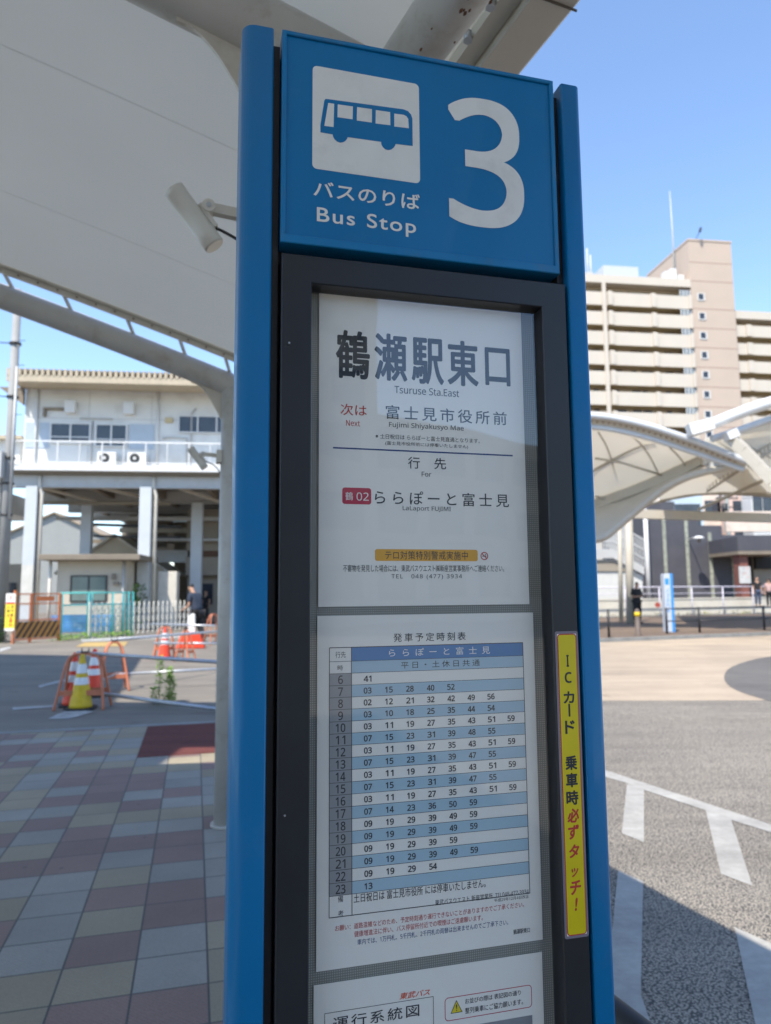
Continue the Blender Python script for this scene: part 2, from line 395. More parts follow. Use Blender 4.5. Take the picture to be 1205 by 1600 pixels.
mb = MB(); zput(mb, zA, '鶴', 281, 868, 312, 902, DP, yt, off=.006); zput(mb, zA, '02', 326, 870, 375, 904, DP, yt); mb.build('badge_lettering', PAPER, s1)
mb = MB(); p = zA(400, 1097, DP); q = zA(812, 1146, DP); mb.prism_y(rrect(p[0], q[0], q[1], p[1], .003), ya, yb); mb.build('orange_strip', ORNG, s1)
mb = MB(); c = zA(838, 1125, DP); R0 = .0056
for i in range(28):
    t0, t1 = 2 * pi * i / 28, 2 * pi * (i + 1) / 28
    mb.add([(c[0] + r * cos(t), yt, c[1] + r * sin(t)) for r, t in ((R0, t0), (R0, t1), (R0 * .78, t1), (R0 * .78, t0))], [(0, 1, 2, 3)])
mb.add([(c[0] + x * R0, yt - .0001, c[1] + z * R0) for x, z in ((-.65, .50), (-.5, .65), (.65, -.5), (.5, -.65))], [(0, 3, 2, 1)])
mb.box(c[0] - .003, c[0] + .0028, yt, ya, c[1] - .0008, c[1] + .0004, 1); mb.box(c[0] + .001, c[0] + .0022, yt, ya, c[1] + .001, c[1] + .0026, 1)
mb.build('no_smoking_mark', [INKR, INK], s1)
# sheet 2: timetable
s2, a2, b2 = sheet_paper(150, 51, 951, 564, zB, zC)
mb = MB()
def tb(body, L, T, Rr, B, m=0, **k): zput(mb, zB, body, L, T, Rr, B, DP, yt, m, **k)
def tcx(body, L, T, Rr, B, m=0, **k): zput(mb, zC, body, L, T, Rr, B, DP, yt, m, **k)
tb('発車予定時刻表', 420, 113, 677, 137, sp=1.42, off=.008)
tx0 = (zB(193, 164, DP)[0] + zC(192, 412, DP)[0]) / 2; tx1 = (zB(880, 145, DP)[0] + zC(902, 328, DP)[0]) / 2
txc = (zB(272, 300, DP)[0] + zC(272, 300, DP)[0]) / 2
zt = (zB(193, 165, DP)[1] + zB(880, 145, DP)[1]) / 2
zh1 = zB(193, 214, DP)[1]; zr0 = zB(193, 257, DP)[1]; zr1 = (zC(192, 412, DP)[1] + zC(902, 328, DP)[1]) / 2
zbm = (zC(192, 488, DP)[1] + zC(904, 398, DP)[1]) / 2
g = (zr0 - zr1) / 18
tt = {6: '41', 7: '03 15 28 40 52', 8: '02 12 21 32 42 49 56', 9: '03 10 18 25 35 44 54', 10: '03 11 19 27 35 43 51 59', 11: '07 15 23 31 39 48 55', 12: '03 11 19 27 35 43 51 59',
      13: '07 15 23 31 39 47 55', 14: '03 11 19 27 35 43 51 59', 15: '07 15 23 31 39 47 55', 16: '03 11 19 27 35 43 51 59', 17: '07 14 23 36 50 59', 18: '09 19 29 39 49 59',
      19: '09 19 29 39 49 59', 20: '09 19 29 39 59', 21: '09 19 29 39 49 59', 22: '09 19 29 54', 23: '13'}
mf = MB()
mf.box(txc, tx1, ya, yb, zh1, zt, 0); mf.box(txc, tx1, ya, yb, zr0, zh1, 1)
mf.box(tx0, txc, ya, yb, zr1, zr0, 2)
cx0 = zB(329, 435, DP)[0]; cx7 = zB(838, 415, DP)[0]; cpit = (cx7 - cx0) / 7
dw, dh = cpit * .37, g * .52
for i, (h, ms_) in enumerate(sorted(tt.items())):
    zt_ = zr0 - i * g; zc_ = zt_ - g * .52
    if h % 2: mf.box(txc, tx1, ya, yb, zt_ - g, zt_, 1)
    hw = dw * (1.18 if h > 9 else .6); cc = (tx0 + txc) / 2
    put(mb, str(h), cc - hw / 2, zc_ + g * .36, cc + hw / 2, zc_ - g * .36, yt, 0, off=.03)
    for j, s_ in enumerate(ms_.split()):
        cx = cx0 + j * cpit; put(mb, s_, cx - dw / 2, zc_ + dh / 2, cx + dw / 2, zc_ - dh / 2, yt, 0, off=.06)
mf.build('table_bands', [TBLUE, TLITE, TGREY], s2)
mg = MB(); lw = .00028
def hl(z, x0, x1, w_=lw): mg.box(x0, x1, yt, ya - .00003, z - w_, z + w_)
for i in range(19): hl(zr0 - i * g, tx0, tx1)
hl(zt, tx0, tx1, .0005); hl(zh1, tx0, tx1); hl(zbm, tx0, tx1, .0005)
yl = yt - .00006
for x_ in (tx0, tx1, txc): mg.box(x_ - .0004, x_ + .0004, yl, ya - .00003, zbm, zt)
mg.build('table_lines', INK, s2)
tb('行先', 214, 178, 251, 199); tb('時', 222, 226, 241, 244)
tcx('備', 223, 409, 242, 430); tcx('考', 223, 461, 243, 482)
tb('平日・土休日共通', 447, 214, 727, 228, sp=1.5, off=.006)
zc2 = (zr0 + zh1) / 2
tcx('土日祝日は 富士見市役所 には停車いたしません。', 279, 402, 748, 378, off=.008)
tcx('東武バスウエスト 新座営業所  TEL048-477-3934', 568, 423, 901, 402); tcx('平成29年12月4日改正', 778, 419, 901, 416)
tcx('お願い：道路混雑などのため、予定時刻通り運行できないことがありますのでご了承ください。', 213, 514, 884, 448, 1)
tcx('健康増進法に伴い、バス停留所付近での喫煙はご遠慮願います。', 281, 534, 738, 495, 1)
tcx('車内では、1万円札、5千円札、2千円札の両替は出来ませんのでご了承下さい。', 292, 563, 828, 511, 2)
tcx('鶴瀬駅東口', 846, 528, 905, 538, off=.01)
mb.build('lettering', [INK, INKR, INKB], s2)
mb = MB(); tb('ららぽーと富士見', 404, 168, 763, 185, sp=2.0, off=.006); mb.build('header_lettering', PAPER, s2)
# sheet 3: route map (only its top shows)
a3 = zC(137, 727, DP); b3 = zC(948, 608, DP)
mb = MB(); mb.box(a3[0], b3[0] , .0285, .0290, .80, (a3[1] + b3[1]) / 2); s3 = mb.build('notice_sheet', PAPER, sign)
mb = MB()
def tf(body, L, T, Rr, B, m=0, **k): zput(mb, zF, body, L, T, Rr, B, DP, yt, m, **k)
tf('運行系統図', 128, 284, 556, 277, sp=1.22, off=.014, res=5)
tf('お並びの際は 表記図の通り', 782, 191, 1058, 173, off=.008); tf('整列乗車にご協力願います。', 782, 237, 1070, 219, off=.008)
tf('東武バス', 457, 164, 609, 173, 1, off=.03, shear=.25)
mb.build('lettering', [INK, INKO], s3)
mb = MB(); p = zF(681, 189, DP); q = zF(1115, 233, DP)
o_ = rrect(p[0], q[0], q[1], p[1], .005); i_ = rrect(p[0] + .0009, q[0] - .0009, q[1] + .0009, p[1] - .0009, .0042)
for i in range(len(o_)):
    j = (i + 1) % len(o_); mb.add([(o_[i][0], ya, o_[i][1]), (o_[j][0], ya, o_[j][1]), (i_[j][0], ya, i_[j][1]), (i_[i][0], ya, i_[i][1])], [(0, 1, 2, 3)])
mb.build('red_outline', BADGE, s3)
mb = MB(); c = zF(740, 233, DP); h_ = .0085
mb.add([(c[0] - h_ * .95, ya, c[1] - h_ * .8), (c[0] + h_ * .95, ya, c[1] - h_ * .8), (c[0], ya, c[1] + h_)], [(0, 1, 2)], 1)
mb.add([(c[0] - h_ * .8, yt, c[1] - h_ * .70), (c[0] + h_ * .8, yt, c[1] - h_ * .70), (c[0], yt, c[1] + h_ * .80)], [(0, 1, 2)], 0)
put(mb, '!', c[0] - .0008, c[1] + .0035, c[0] + .0008, c[1] - .0045, yt - .0001, 1, off=.03)
mb.build('warning_triangle', [YELP, INK], s3)
mb = MB(); p = zF(86, 263, DP); q = zF(626, 183, DP); zt3 = (p[1] + q[1]) / 2
mb.box(p[0], q[0], yt, ya, zt3 - .0003, zt3 + .0003); mb.box(p[0], p[0] + .0006, yt, ya, .95, zt3); mb.box(q[0] - .0006, q[0], yt, ya, .95, zt3)
mb.build('title_box', INK, s3)
mb = MB(); p = zF(840, 317, DP); q = zF(1115, 274, DP); mb.box(p[0], q[0], yt, ya, .86, (p[1] + q[1]) / 2); mb.box(p[0] - .19, p[0] - .02, yt, ya, .86, .98)
mb.build('map_patch', MAPG, s3)
# yellow sticker on the frame
mb = MB(); a = zE(82, 82); b = zE(250, 1545)
mb.prism_y(rrect(a[0], b[0] - .0012, b[1], a[1], .003), -.0006, -.0001); st = mb.build('sticker', LAMI, sign)
mb = MB(); w0, w1, wz0, wz1 = a[0] + .0030, b[0] - .0040, b[1] + .0035, a[1] - .0035
mb.prism_y(rrect(w0, w1, wz0, wz1, .0008), -.0008, -.00065); mb.build('sticker_sheet', PAPER, st)
mb = MB(); mb.prism_y(rrect(w0, w1, wz0, wz1, .0045), -.0010, -.00085, 0); mb.prism_y(rrect(w0 + .0013, w1 - .0013, wz0 + .0013, wz1 - .0013, .0035), -.0012, -.00105, 1)
mb.build('sticker_print', [INKR, YEL], st)
mb = MB()
cxm = (w0 + w1) / 2
def cz(X_, Y_): return zE(X_, Y_)[1]
for ch, yc, hh, ww, m_ in (('I', 222, 56, 13, 0), ('C', 302, 52, 36, 0), ('カ', 397, 56, 56, 0), ('|', 459, 60, 9, 0), ('ド', 540, 62, 50, 0), ('乗', 712, 66, 60, 0), ('車', 795, 66, 60, 0), ('時', 880, 66, 62, 0),
                           ('必', 966, 64, 60, 1), ('ず', 1045, 66, 56, 1), ('タ', 1137, 60, 52, 1), ('ッ', 1240, 40, 36, 1), ('チ', 1313, 64, 56, 1), ('!', 1394, 58, 16, 1)):
    k_ = .000288; z_ = cz(165, yc); ww *= k_; hh *= k_ * .98
    put(mb, ch, cxm - ww / 2, z_ + hh / 2, cxm + ww / 2, z_ - hh / 2, -.0014, m_, off=.055, shear=(.18 if m_ else 0), res=4)
mb.build('sticker_lettering', [INK, INKR], st)

# ================================================================== GROUND
def ground_mat(name, cols, scale, bump, bsc, patch=None, vor=False, rough=.85, mortar=None):
    m = bpy.data.materials.new(name); m.use_nodes = True; t = m.node_tree; n = t.nodes; L = t.links; b = n['Principled BSDF']; b.inputs['Roughness'].default_value = rough
    b.inputs['Specular IOR Level'].default_value = .3
    tc = n.new('ShaderNodeTexCoord')
    if vor:
        v = n.new('ShaderNodeTexVoronoi'); v.inputs['Scale'].default_value = scale; v.inputs['Randomness'].default_value = 1; fac = v.outputs['Distance']
        L.new(tc.outputs['Object'], v.inputs['Vector'])
    else:
        v = n.new('ShaderNodeTexNoise'); v.inputs['Scale'].default_value = scale; v.inputs['Detail'].default_value = 8; v.inputs['Roughness'].default_value = .75; fac = v.outputs['Fac']
        L.new(tc.outputs['Object'], v.inputs['Vector'])
    rp = n.new('ShaderNodeValToRGB'); e = rp.color_ramp.elements
    lo, hi = (.34, .68) if vor else (.3, .7)
    e[0].position = lo; e[1].position = hi; e[0].color = cols[0] + (1,); e[1].color = cols[1] + (1,)
    L.new(fac, rp.inputs['Fac'])
    big = n.new('ShaderNodeTexNoise'); big.inputs['Scale'].default_value = .35; big.inputs['Detail'].default_value = 7; big.inputs['Roughness'].default_value = .65
    L.new(tc.outputs['Object'], big.inputs['Vector'])
    r2 = n.new('ShaderNodeValToRGB'); r2.color_ramp.elements[0].position = .35; r2.color_ramp.elements[1].position = .68
    r2.color_ramp.elements[0].color = (.78, .78, .79, 1); r2.color_ramp.elements[1].color = (1.12, 1.10, 1.07, 1)
    L.new(big.outputs['Fac'], r2.inputs['Fac'])
    mx = n.new('ShaderNodeMixRGB'); mx.blend_type = 'MULTIPLY'; mx.inputs[0].default_value = 1
    L.new(rp.outputs['Color'], mx.inputs[1]); L.new(r2.outputs['Color'], mx.inputs[2])
    mpp = n.new('ShaderNodeMapping'); mpp.inputs['Rotation'].default_value = (0, 0, radians(-24)); mpp.inputs['Scale'].default_value = (.16, 2.1, 1); L.new(tc.outputs['Object'], mpp.inputs['Vector'])
    tn = n.new('ShaderNodeTexNoise'); tn.inputs['Scale'].default_value = 1.0; tn.inputs['Detail'].default_value = 7; tn.inputs['Roughness'].default_value = .7; L.new(mpp.outputs[0], tn.inputs['Vector'])
    r3 = n.new('ShaderNodeValToRGB'); r3.color_ramp.elements[0].position = .30; r3.color_ramp.elements[1].position = .60; r3.color_ramp.elements[0].color = (.74, .73, .73, 1); r3.color_ramp.elements[1].color = (1.04, 1.04, 1.03, 1)
    L.new(tn.outputs['Fac'], r3.inputs['Fac'])
    on_ = n.new('ShaderNodeTexNoise'); on_.inputs['Scale'].default_value = 1.7; on_.inputs['Detail'].default_value = 3; L.new(tc.outputs['Object'], on_.inputs['Vector'])
    r4 = n.new('ShaderNodeValToRGB'); r4.color_ramp.elements[0].position = .66; r4.color_ramp.elements[1].position = .74; r4.color_ramp.elements[0].color = (1, 1, 1, 1); r4.color_ramp.elements[1].color = (.72, .71, .70, 1)
    L.new(on_.outputs['Fac'], r4.inputs['Fac'])
    m2_ = n.new('ShaderNodeMixRGB'); m2_.blend_type = 'MULTIPLY'; m2_.inputs[0].default_value = 1; L.new(mx.outputs[0], m2_.inputs[1]); L.new(r3.outputs['Color'], m2_.inputs[2])
    m3_ = n.new('ShaderNodeMixRGB'); m3_.blend_type = 'MULTIPLY'; m3_.inputs[0].default_value = 1; L.new(m2_.outputs[0], m3_.inputs[1]); L.new(r4.outputs['Color'], m3_.inputs[2])
    L.new(m3_.outputs[0], b.inputs['Base Color'])
    bp = n.new('ShaderNodeBump'); bp.inputs['Strength'].default_value = bump; bp.inputs['Distance'].default_value = bsc
    L.new(fac, bp.inputs['Height']); L.new(bp.outputs['Normal'], b.inputs['Normal'])
    return m
ASPH = ground_mat('old_asphalt', ((.15, .138, .122), (.25, .225, .19)), 60, .4, .004)
TAN = ground_mat('tan_road', ((.33, .27, .205), (.43, .35, .265)), 30, .3, .004)
PORO = ground_mat('porous_asphalt', ((.42, .375, .315), (.085, .081, .078)), 92, .9, .012, vor=True)
DKAS = ground_mat('dark_asphalt', ((.10, .095, .09), (.16, .15, .14)), 50, .3, .004)
WALK = ground_mat('brown_walk', ((.13, .095, .07), (.20, .15, .115)), 12, .2, .004)
LINE = ground_mat('white_road_paint', ((.30, .292, .272), (.43, .42, .395)), 9, .25, .002)
BRICK = ground_mat('red_brick_patch', ((.10, .028, .024), (.145, .042, .035)), 14, .3, .004)
YTAC = ground_mat('yellow_tactile', ((.38, .27, .10), (.50, .36, .15)), 12, .4, .006)
sheet('ground', [(-900, -300), (900, -300), (900, 1500), (-900, 1500)], 0, ASPH)
sheet('road', [G(930, 1096), (3.3, 10.5), (30, 9.6), (60, 12), (60, 42), (13.6, 24.9), (6.0, 21.9), (-1.0, 19.2), (-1.0, 10.5)], .004, TAN)
ed = G(1205, 1097)
sheet('porous_road', [(.95, 2.0), (2.2, -3.0), (14, -12), (30, -12), (30, 9.55), (3.3, 10.46), (-.9, 10.46)], .004, PORO)
sheet('turning_circle', smoothc([(5.44, 10.35), (5.50, 11.6), (6.12, 13.2), (7.2, 15.1), (9.3, 17.4), (13, 19), (18, 17), (19, 11), (15, 7), (9, 6.6), (5.9, 8.4), (5.44, 10.35)], 2)[:-1] and [(p.x, p.y) for p in smoothc([Vector((a, b, 0)) for a, b in [(5.44, 10.35), (5.50, 11.6), (6.12, 13.2), (7.2, 15.1), (9.3, 17.4), (13, 19), (18, 17), (19, 11), (15, 7), (9, 6.6), (5.9, 8.4), (5.44, 10.35)]], 2)[:-1]], .008, DKAS)
z3 = lambda x, y: G(900 + x / 2.58, 980 + y / 2.58)
MK = {'far_line': [(60, 560), (787, 800), (900, 836), (900, 870), (787, 832), (600, 773), (522, 742), (275, 660), (205, 632), (60, 590)],
      'hatch_a': [(206, 634), (275, 655), (275, 872), (185, 835)], 'hatch_b': [(523, 742), (625, 777), (712, 1048), (585, 1000)],
      'hatch_c': [(170, 985), (272, 1030), (262, 1490), (330, 1680), (60, 1680), (150, 1200)], 'hatch_d': [(640, 1215), (850, 1308), (850, 1700), (745, 1700), (722, 1600)]}
mb = MB()
for k_, q in MK.items():
    pts = [z3(*p) for p in q]; A_ = sum(a[0] * b[1] - b[0] * a[1] for a, b in zip(pts, pts[1:] + pts[:1]))
    if A_ < 0: pts = pts[::-1]
    h_ = .008 if k_ in ('far_line', 'hatch_c', 'hatch_d') else .0076
    mb.add([(a, b, h_) for a, b in pts], [tuple(range(len(pts)))])
mb.build('road_marking', LINE, kind='structure')
# tile paving
TL = bpy.data.materials.new('paving_tiles'); TL.use_nodes = True
t = TL.node_tree; n = t.nodes; L = t.links; b = n['Principled BSDF']; b.inputs['Roughness'].default_value = .7; b.inputs['Specular IOR Level'].default_value = .35
tc = n.new('ShaderNodeTexCoord'); mp = n.new('ShaderNodeMapping'); mp.inputs['Scale'].default_value = (1 / .30, 1 / .282, 1)
L.new(tc.outputs['Object'], mp.inputs['Vector'])
fl = n.new('ShaderNodeVectorMath'); fl.operation = 'FLOOR'; L.new(mp.outputs[0], fl.inputs[0])
wn = n.new('ShaderNodeTexWhiteNoise'); wn.noise_dimensions = '3D'; L.new(fl.outputs[0], wn.inputs['Vector'])
rp = n.new('ShaderNodeValToRGB'); rp.color_ramp.interpolation = 'CONSTANT'
e = rp.color_ramp.elements; e[0].position = 0; e[0].color = (.215, .145, .124, 1); e[1].position = .36; e[1].color = (.275, .232, .162, 1); q = e.new(.68); q.color = (.262, .246, .215, 1)
L.new(wn.outputs['Value'], rp.inputs['Fac'])
fr_ = n.new('ShaderNodeVectorMath'); fr_.operation = 'FRACTION'; L.new(mp.outputs[0], fr_.inputs[0])
sx = n.new('ShaderNodeSeparateXYZ'); L.new(fr_.outputs[0], sx.inputs[0])
def edge(sock):
    a = n.new('ShaderNodeMath'); a.operation = 'SUBTRACT'; L.new(sock, a.inputs[0]); a.inputs[1].default_value = .5
    c = n.new('ShaderNodeMath'); c.operation = 'ABSOLUTE'; L.new(a.outputs[0], c.inputs[0])
    d = n.new('ShaderNodeMath'); d.operation = 'GREATER_THAN'; L.new(c.outputs[0], d.inputs[0]); d.inputs[1].default_value = .485; return d
ex, ey = edge(sx.outputs[0]), edge(sx.outputs[1])
mxm = n.new('ShaderNodeMath'); mxm.operation = 'MAXIMUM'; L.new(ex.outputs[0], mxm.inputs[0]); L.new(ey.outputs[0], mxm.inputs[1])
sp_ = n.new('ShaderNodeTexNoise'); sp_.inputs['Scale'].default_value = 160; sp_.inputs['Detail'].default_value = 3; L.new(tc.outputs['Object'], sp_.inputs['Vector'])
st_ = n.new('ShaderNodeTexNoise'); st_.inputs['Scale'].default_value = 2.2; st_.inputs['Detail'].default_value = 8; L.new(tc.outputs['Object'], st_.inputs['Vector'])
wn2 = n.new('ShaderNodeTexWhiteNoise'); wn2.noise_dimensions = '3D'; va = n.new('ShaderNodeVectorMath'); va.inputs[1].default_value = (17.3, 5.1, 0); L.new(fl.outputs[0], va.inputs[0]); L.new(va.outputs[0], wn2.inputs['Vector'])
def mrange(sock, a, b_):
    q = n.new('ShaderNodeMapRange'); q.inputs[3].default_value = a; q.inputs[4].default_value = b_; L.new(sock, q.inputs[0]); return q.outputs[0]
def mult(a, b_):
    q = n.new('ShaderNodeMath'); q.operation = 'MULTIPLY'; L.new(a, q.inputs[0]); L.new(b_, q.inputs[1]); return q.outputs[0]
fac = mult(mult(mrange(sp_.outputs['Fac'], .72, 1.28), mrange(st_.outputs['Fac'], .78, 1.2)), mrange(wn2.outputs['Value'], .90, 1.10))
vm = n.new('ShaderNodeVectorMath'); vm.operation = 'SCALE'; L.new(rp.outputs['Color'], vm.inputs[0]); L.new(fac, vm.inputs['Scale'])
mj = n.new('ShaderNodeMixRGB'); mj.inputs[2].default_value = (.075, .072, .068, 1); L.new(mxm.outputs[0], mj.inputs[0]); L.new(vm.outputs[0], mj.inputs[1]); L.new(mj.outputs[0], b.inputs['Base Color'])
# fine diagonal ribs on about a third of the tiles
wr = n.new('ShaderNodeTexWave'); wr.bands_direction = 'DIAGONAL'; wr.inputs['Scale'].default_value = 28; L.new(tc.outputs['Object'], wr.inputs['Vector'])
gt = n.new('ShaderNodeMath'); gt.operation = 'GREATER_THAN'; gt.inputs[1].default_value = .6; L.new(wn2.outputs['Value'], gt.inputs[0])
ribs = mult(wr.outputs['Fac'], gt.outputs[0])
vs_ = n.new('ShaderNodeTexVoronoi'); vs_.inputs['Scale'].default_value = 4.2; L.new(tc.outputs['Object'], vs_.inputs['Vector'])
lt = n.new('ShaderNodeMath'); lt.operation = 'LESS_THAN'; lt.inputs[1].default_value = .055; L.new(vs_.outputs['Distance'], lt.inputs[0])
mg_ = n.new('ShaderNodeMixRGB'); mg_.inputs[2].default_value = (.06, .055, .05, 1)
mh_ = n.new('ShaderNodeMath'); mh_.operation = 'MULTIPLY'; mh_.inputs[1].default_value = .55; L.new(lt.outputs[0], mh_.inputs[0]); L.new(mh_.outputs[0], mg_.inputs[0]); L.new(mj.outputs[0], mg_.inputs[1]); L.new(mg_.outputs[0], b.inputs['Base Color'])
ad = n.new('ShaderNodeMath'); ad.operation = 'SUBTRACT'; L.new(ribs, ad.inputs[0]); L.new(mxm.outputs[0], ad.inputs[1])
ad2 = n.new('ShaderNodeMath'); ad2.operation = 'ADD'; L.new(ad.outputs[0], ad2.inputs[0]); L.new(sp_.outputs['Fac'], ad2.inputs[1])
bp = n.new('ShaderNodeBump'); bp.inputs['Strength'].default_value = .6; bp.inputs['Distance'].default_value = .0025; L.new(ad2.outputs[0], bp.inputs['Height']); L.new(bp.outputs['Normal'], b.inputs['Normal'])
mb = MB()   # local frame: y runs with the tile columns (azimuth -15), origin on a joint
mb.add([(-9, -6, .004), (1.15, -6, .004), (1.15, 6.3, .004), (-9, 6.3 - .0, .004)], [(0, 1, 2, 3)])
pv = mb.build('pavement', TL, kind='structure'); pv.location = (-.67, 2.84, 0); pv.rotation_euler = (0, 0, radians(15))
fxy = frame_xy((-.67, 2.84), 75)
def rot(pts): return [fxy(a, b) for a, b in pts]
sheet('brick_paving', rot([(-.6, 4.6), (1.14, 4.6), (1.14, 6.28), (-.6, 6.28)]), .008, BRICK)
mb = MB(); pts = rot([(-9, 6.3), (1.5, 6.3), (1.5, 6.42), (-9, 6.42)]); mb.prism_z(pts, -.02, .010); mb.build('kerb', mat('kerb_concrete', (.22, .22, .21), .85, var=.15), kind='structure')
# patches on the left roadway
sheet('tactile_paving', [G(118, 1011), G(133, 1004), G(200, 1003), G(195, 1010)], .008, YTAC)
mb = MB()
for q in ([(20, 1106), (92, 1102), (92, 1105), (20, 1110)], [(60, 1072), (100, 1062), (104, 1064), (62, 1075)], [(75, 1124), (105, 1110), (150, 1112), (108, 1124)], [(0, 1014), (14, 1011), (18, 1013), (0, 1019)], [(125, 998), (300, 992), (300, 996), (128, 1003)]):
    pts = [G(*p) for p in q]; A_ = sum(a[0] * b[1] - b[0] * a[1] for a, b in zip(pts, pts[1:] + pts[:1])); pts = pts if A_ > 0 else pts[::-1]
    mb.add([(a, b, .008) for a, b in pts], [(0, 1, 2, 3)])
mb.build('worn_road_marking', mat('worn_white_paint', (.34, .34, .33), .8, var=.35, scale=6), kind='structure')
# far kerb and footway on the right
kl = [(-2.0, 18.85), (6.0, 21.9), (13.6, 24.9), (60, 42)]
mb = MB(); back = [(60, 60), (-2.0, 36)]
mb.prism_z(kl + back, .0, .10); mb.build('footway', WALK, kind='structure')
mb = MB()
for a, b in zip(kl, kl[1:]):
    d = Vector((b[0] - a[0], b[1] - a[1])).normalized(); nn_ = Vector((d.y, -d.x)) * .16
    mb.prism_z([a, b, (b[0] + nn_.x, b[1] + nn_.y), (a[0] + nn_.x, a[1] + nn_.y)][::-1], .0, .115)
mb.build('far_kerb', mat('kerb_concrete', (.22, .22, .21)), kind='structure')

# ================================================================== NEAR SHELTER CANOPY (left)
CC = (-1.12, 5.11)                                   # far column; row runs at azimuth -14.65
cf = frame_xy(CC, 75.35)                             # t to the right, k away from camera
def cp(t, k, z): x, y = cf(t, k); return Vector((x, y, z))
can = thing('membrane_canopy', 'grey membrane bus shelter canopy on round steel columns above the tiled pavement', 'canopy')
def az_(t):                                          # arch centre-line height at distance t left of the column
    return 3.118 + .36 * t - .015 * t * t if t >= 0 else 3.118 + .36 * t
ks = [0, -3.4, -6.8, -10.2, -13.6]
for ki, k in enumerate(ks):
    mb = MB(); mb.cyl(cp(0, k, 0), cp(0, k, 3.10), .0825, n=28); mb.cyl(cp(0, k, .004), cp(0, k, .02), .105, n=28); mb.build('column', PIPE, can)
    mb = MB(); mb.tube([cp(-t, k, az_(t)) for t in (-.55, -.4, -.2, 0, .2, .4, .6, .8, 1.0, 1.25, 1.5, 1.8, 2.1, 2.5, 3, 3.5, 4.0)], .086, 24); mb.build('arch', PIPE, can)
    # curved gusset plate in the corner left of the column
    mb = MB(); top = [(.06 + i * .0345, az_(.06 + i * .0345) - .085) for i in range(8)]
    cur = [(.30 - .215 * (i / 10), 3.142 - .26 * (1 - cos(i / 10 * pi / 2)) ** 1.0 - .0) for i in range(11)]
    poly = [cp(-a, k - .006, z) for a, z in top] + [cp(-a, k - .006, z - .02) for a, z in cur] + [cp(-.075, k - .006, 2.87)]
    pb = [p + (cp(0, .012, 0) - cp(0, 0, 0)) for p in poly]; N_ = len(poly)
    mb.add(poly + pb, [tuple(range(N_)), tuple(reversed(range(N_, 2 * N_)))] + [(i, i + N_, (i + 1) % N_ + N_, (i + 1) % N_) for i in range(N_)]); mb.build('gusset', CREAM, can)
def mz(t, k):                                        # membrane surface: rides above the arches, slightly dished between them
    ph = (k % 3.4) / 3.4
    return az_(max(t, -.6)) + .205 - .03 * t * (t > 0) * .5 - .04 * sin(pi * ph)
mb = MB(); nt_, nk_ = 16, 50; g_ = []
for j in range(nk_ + 1):
    k = -.16 - (14.1) * j / nk_
    for i in range(nt_ + 1):
        t = -.60 + 4.4 * i / nt_; g_.append(cp(-t, k, mz(t, k)))
k0 = len(g_); mb.v = [tuple(p) for p in g_] + [(p.x, p.y, p.z + .004) for p in g_]
for j in range(nk_):
    for i in range(nt_):
        a = j * (nt_ + 1) + i; q = (a, a + 1, a + nt_ + 2, a + nt_ + 1); mb.f += [q, tuple(x + k0 for x in reversed(q))]; mb.m += [0, 0]; mb.sm += [True, True]
mb.build('membrane', MEMB, can)
mb = MB()
for k in (-1.35, -2.55): mb.tube([cp(-t, k, mz(t, k) - .0015) for t in [-.5 + .25 * i for i in range(17)]], .0012, 6, flat=.3)
mb.build('seam', mat('membrane_seam', (.62, .635, .63), .8, var=.05, transl=.34), can)
mb = MB()
for dz, r in ((0.0, .020),): mb.tube([cp(-t, -.14, mz(t, 0) + dz) for t in [-.55 + .25 * i for i in range(18)]], r, 8)
tt_ = [-.45 + .25 * i for i in range(17)]
for a, b in zip(tt_, tt_[1:]): mb.bar(cp(-a, -.115, mz(a, 0) - .030), cp(-b, -.115, mz(b, 0) - .030), .012, .055)
mb.build('edge_clamp', CREAM, can)
mb = MB()
for i in range(34):
    t = -.3 + .125 * i; mb.cyl(cp(-t, -.130, mz(t, 0) - .035), cp(-t, -.120, mz(t, 0) - .035), .006, n=6)
mb.build('clamp_bolts', RUST, can)
for t in (.02, .34, .70, 1.12, 1.5, 1.95, 2.4):
    mb = MB(); mb.cyl(cp(-t, -.01, az_(t) + .07), cp(-t - .05, -.115, mz(t, 0) - .02), .014, n=8); mb.build('hanger_rod', WHITE, can)
# gutter side: longitudinal pipe, white box gutter, secondary transverse beams
def lng(px, py, z): x, y = G(px, py, z); return Vector((x, y, z))
p0 = lng(648, 82, 3.02); p1 = lng(706, 0, 3.02); d_ = (p1 - p0).normalized()
mb = MB(); mb.cyl(p0 - d_ * 1.2, p1 + d_ * 2.6, .072, n=28); lp = mb.build('gutter_pipe', PIPE, can)
mb = MB()
for i in range(26):
    s_ = random.uniform(-.1, .5); a_ = radians(random.uniform(-125, -60)); q = p0 + d_ * s_
    sd_ = d_.cross(Vector((0, 0, 1))); pp = q + (sd_ * cos(a_) * -1 + Vector((0, 0, 1)) * sin(a_)) * .0822
    rr = random.uniform(.002, .0045); mb = MB(); mb.tube([pp - d_ * rr * 1.6, pp, pp + d_ * rr * 1.6], [rr * .3, rr, rr * .3], 6); mb.build('rust_spot', RUST, lp)
a0 = lng(745, 103, 3.10); a1 = lng(828, 0, 3.10); e0 = lng(820, 112, 3.08); e1 = lng(913, 0, 3.08)
g0 = lng(712, 94, 3.10); g1 = lng(780, 0, 3.10)
dg_ = (e1 - e0).normalized()
sv = dg_.cross(Vector((0, 0, 1))).normalized(); 
if sv.x < 0: sv = -sv
mb = MB()
Ls, Le = -1.6, 3.0
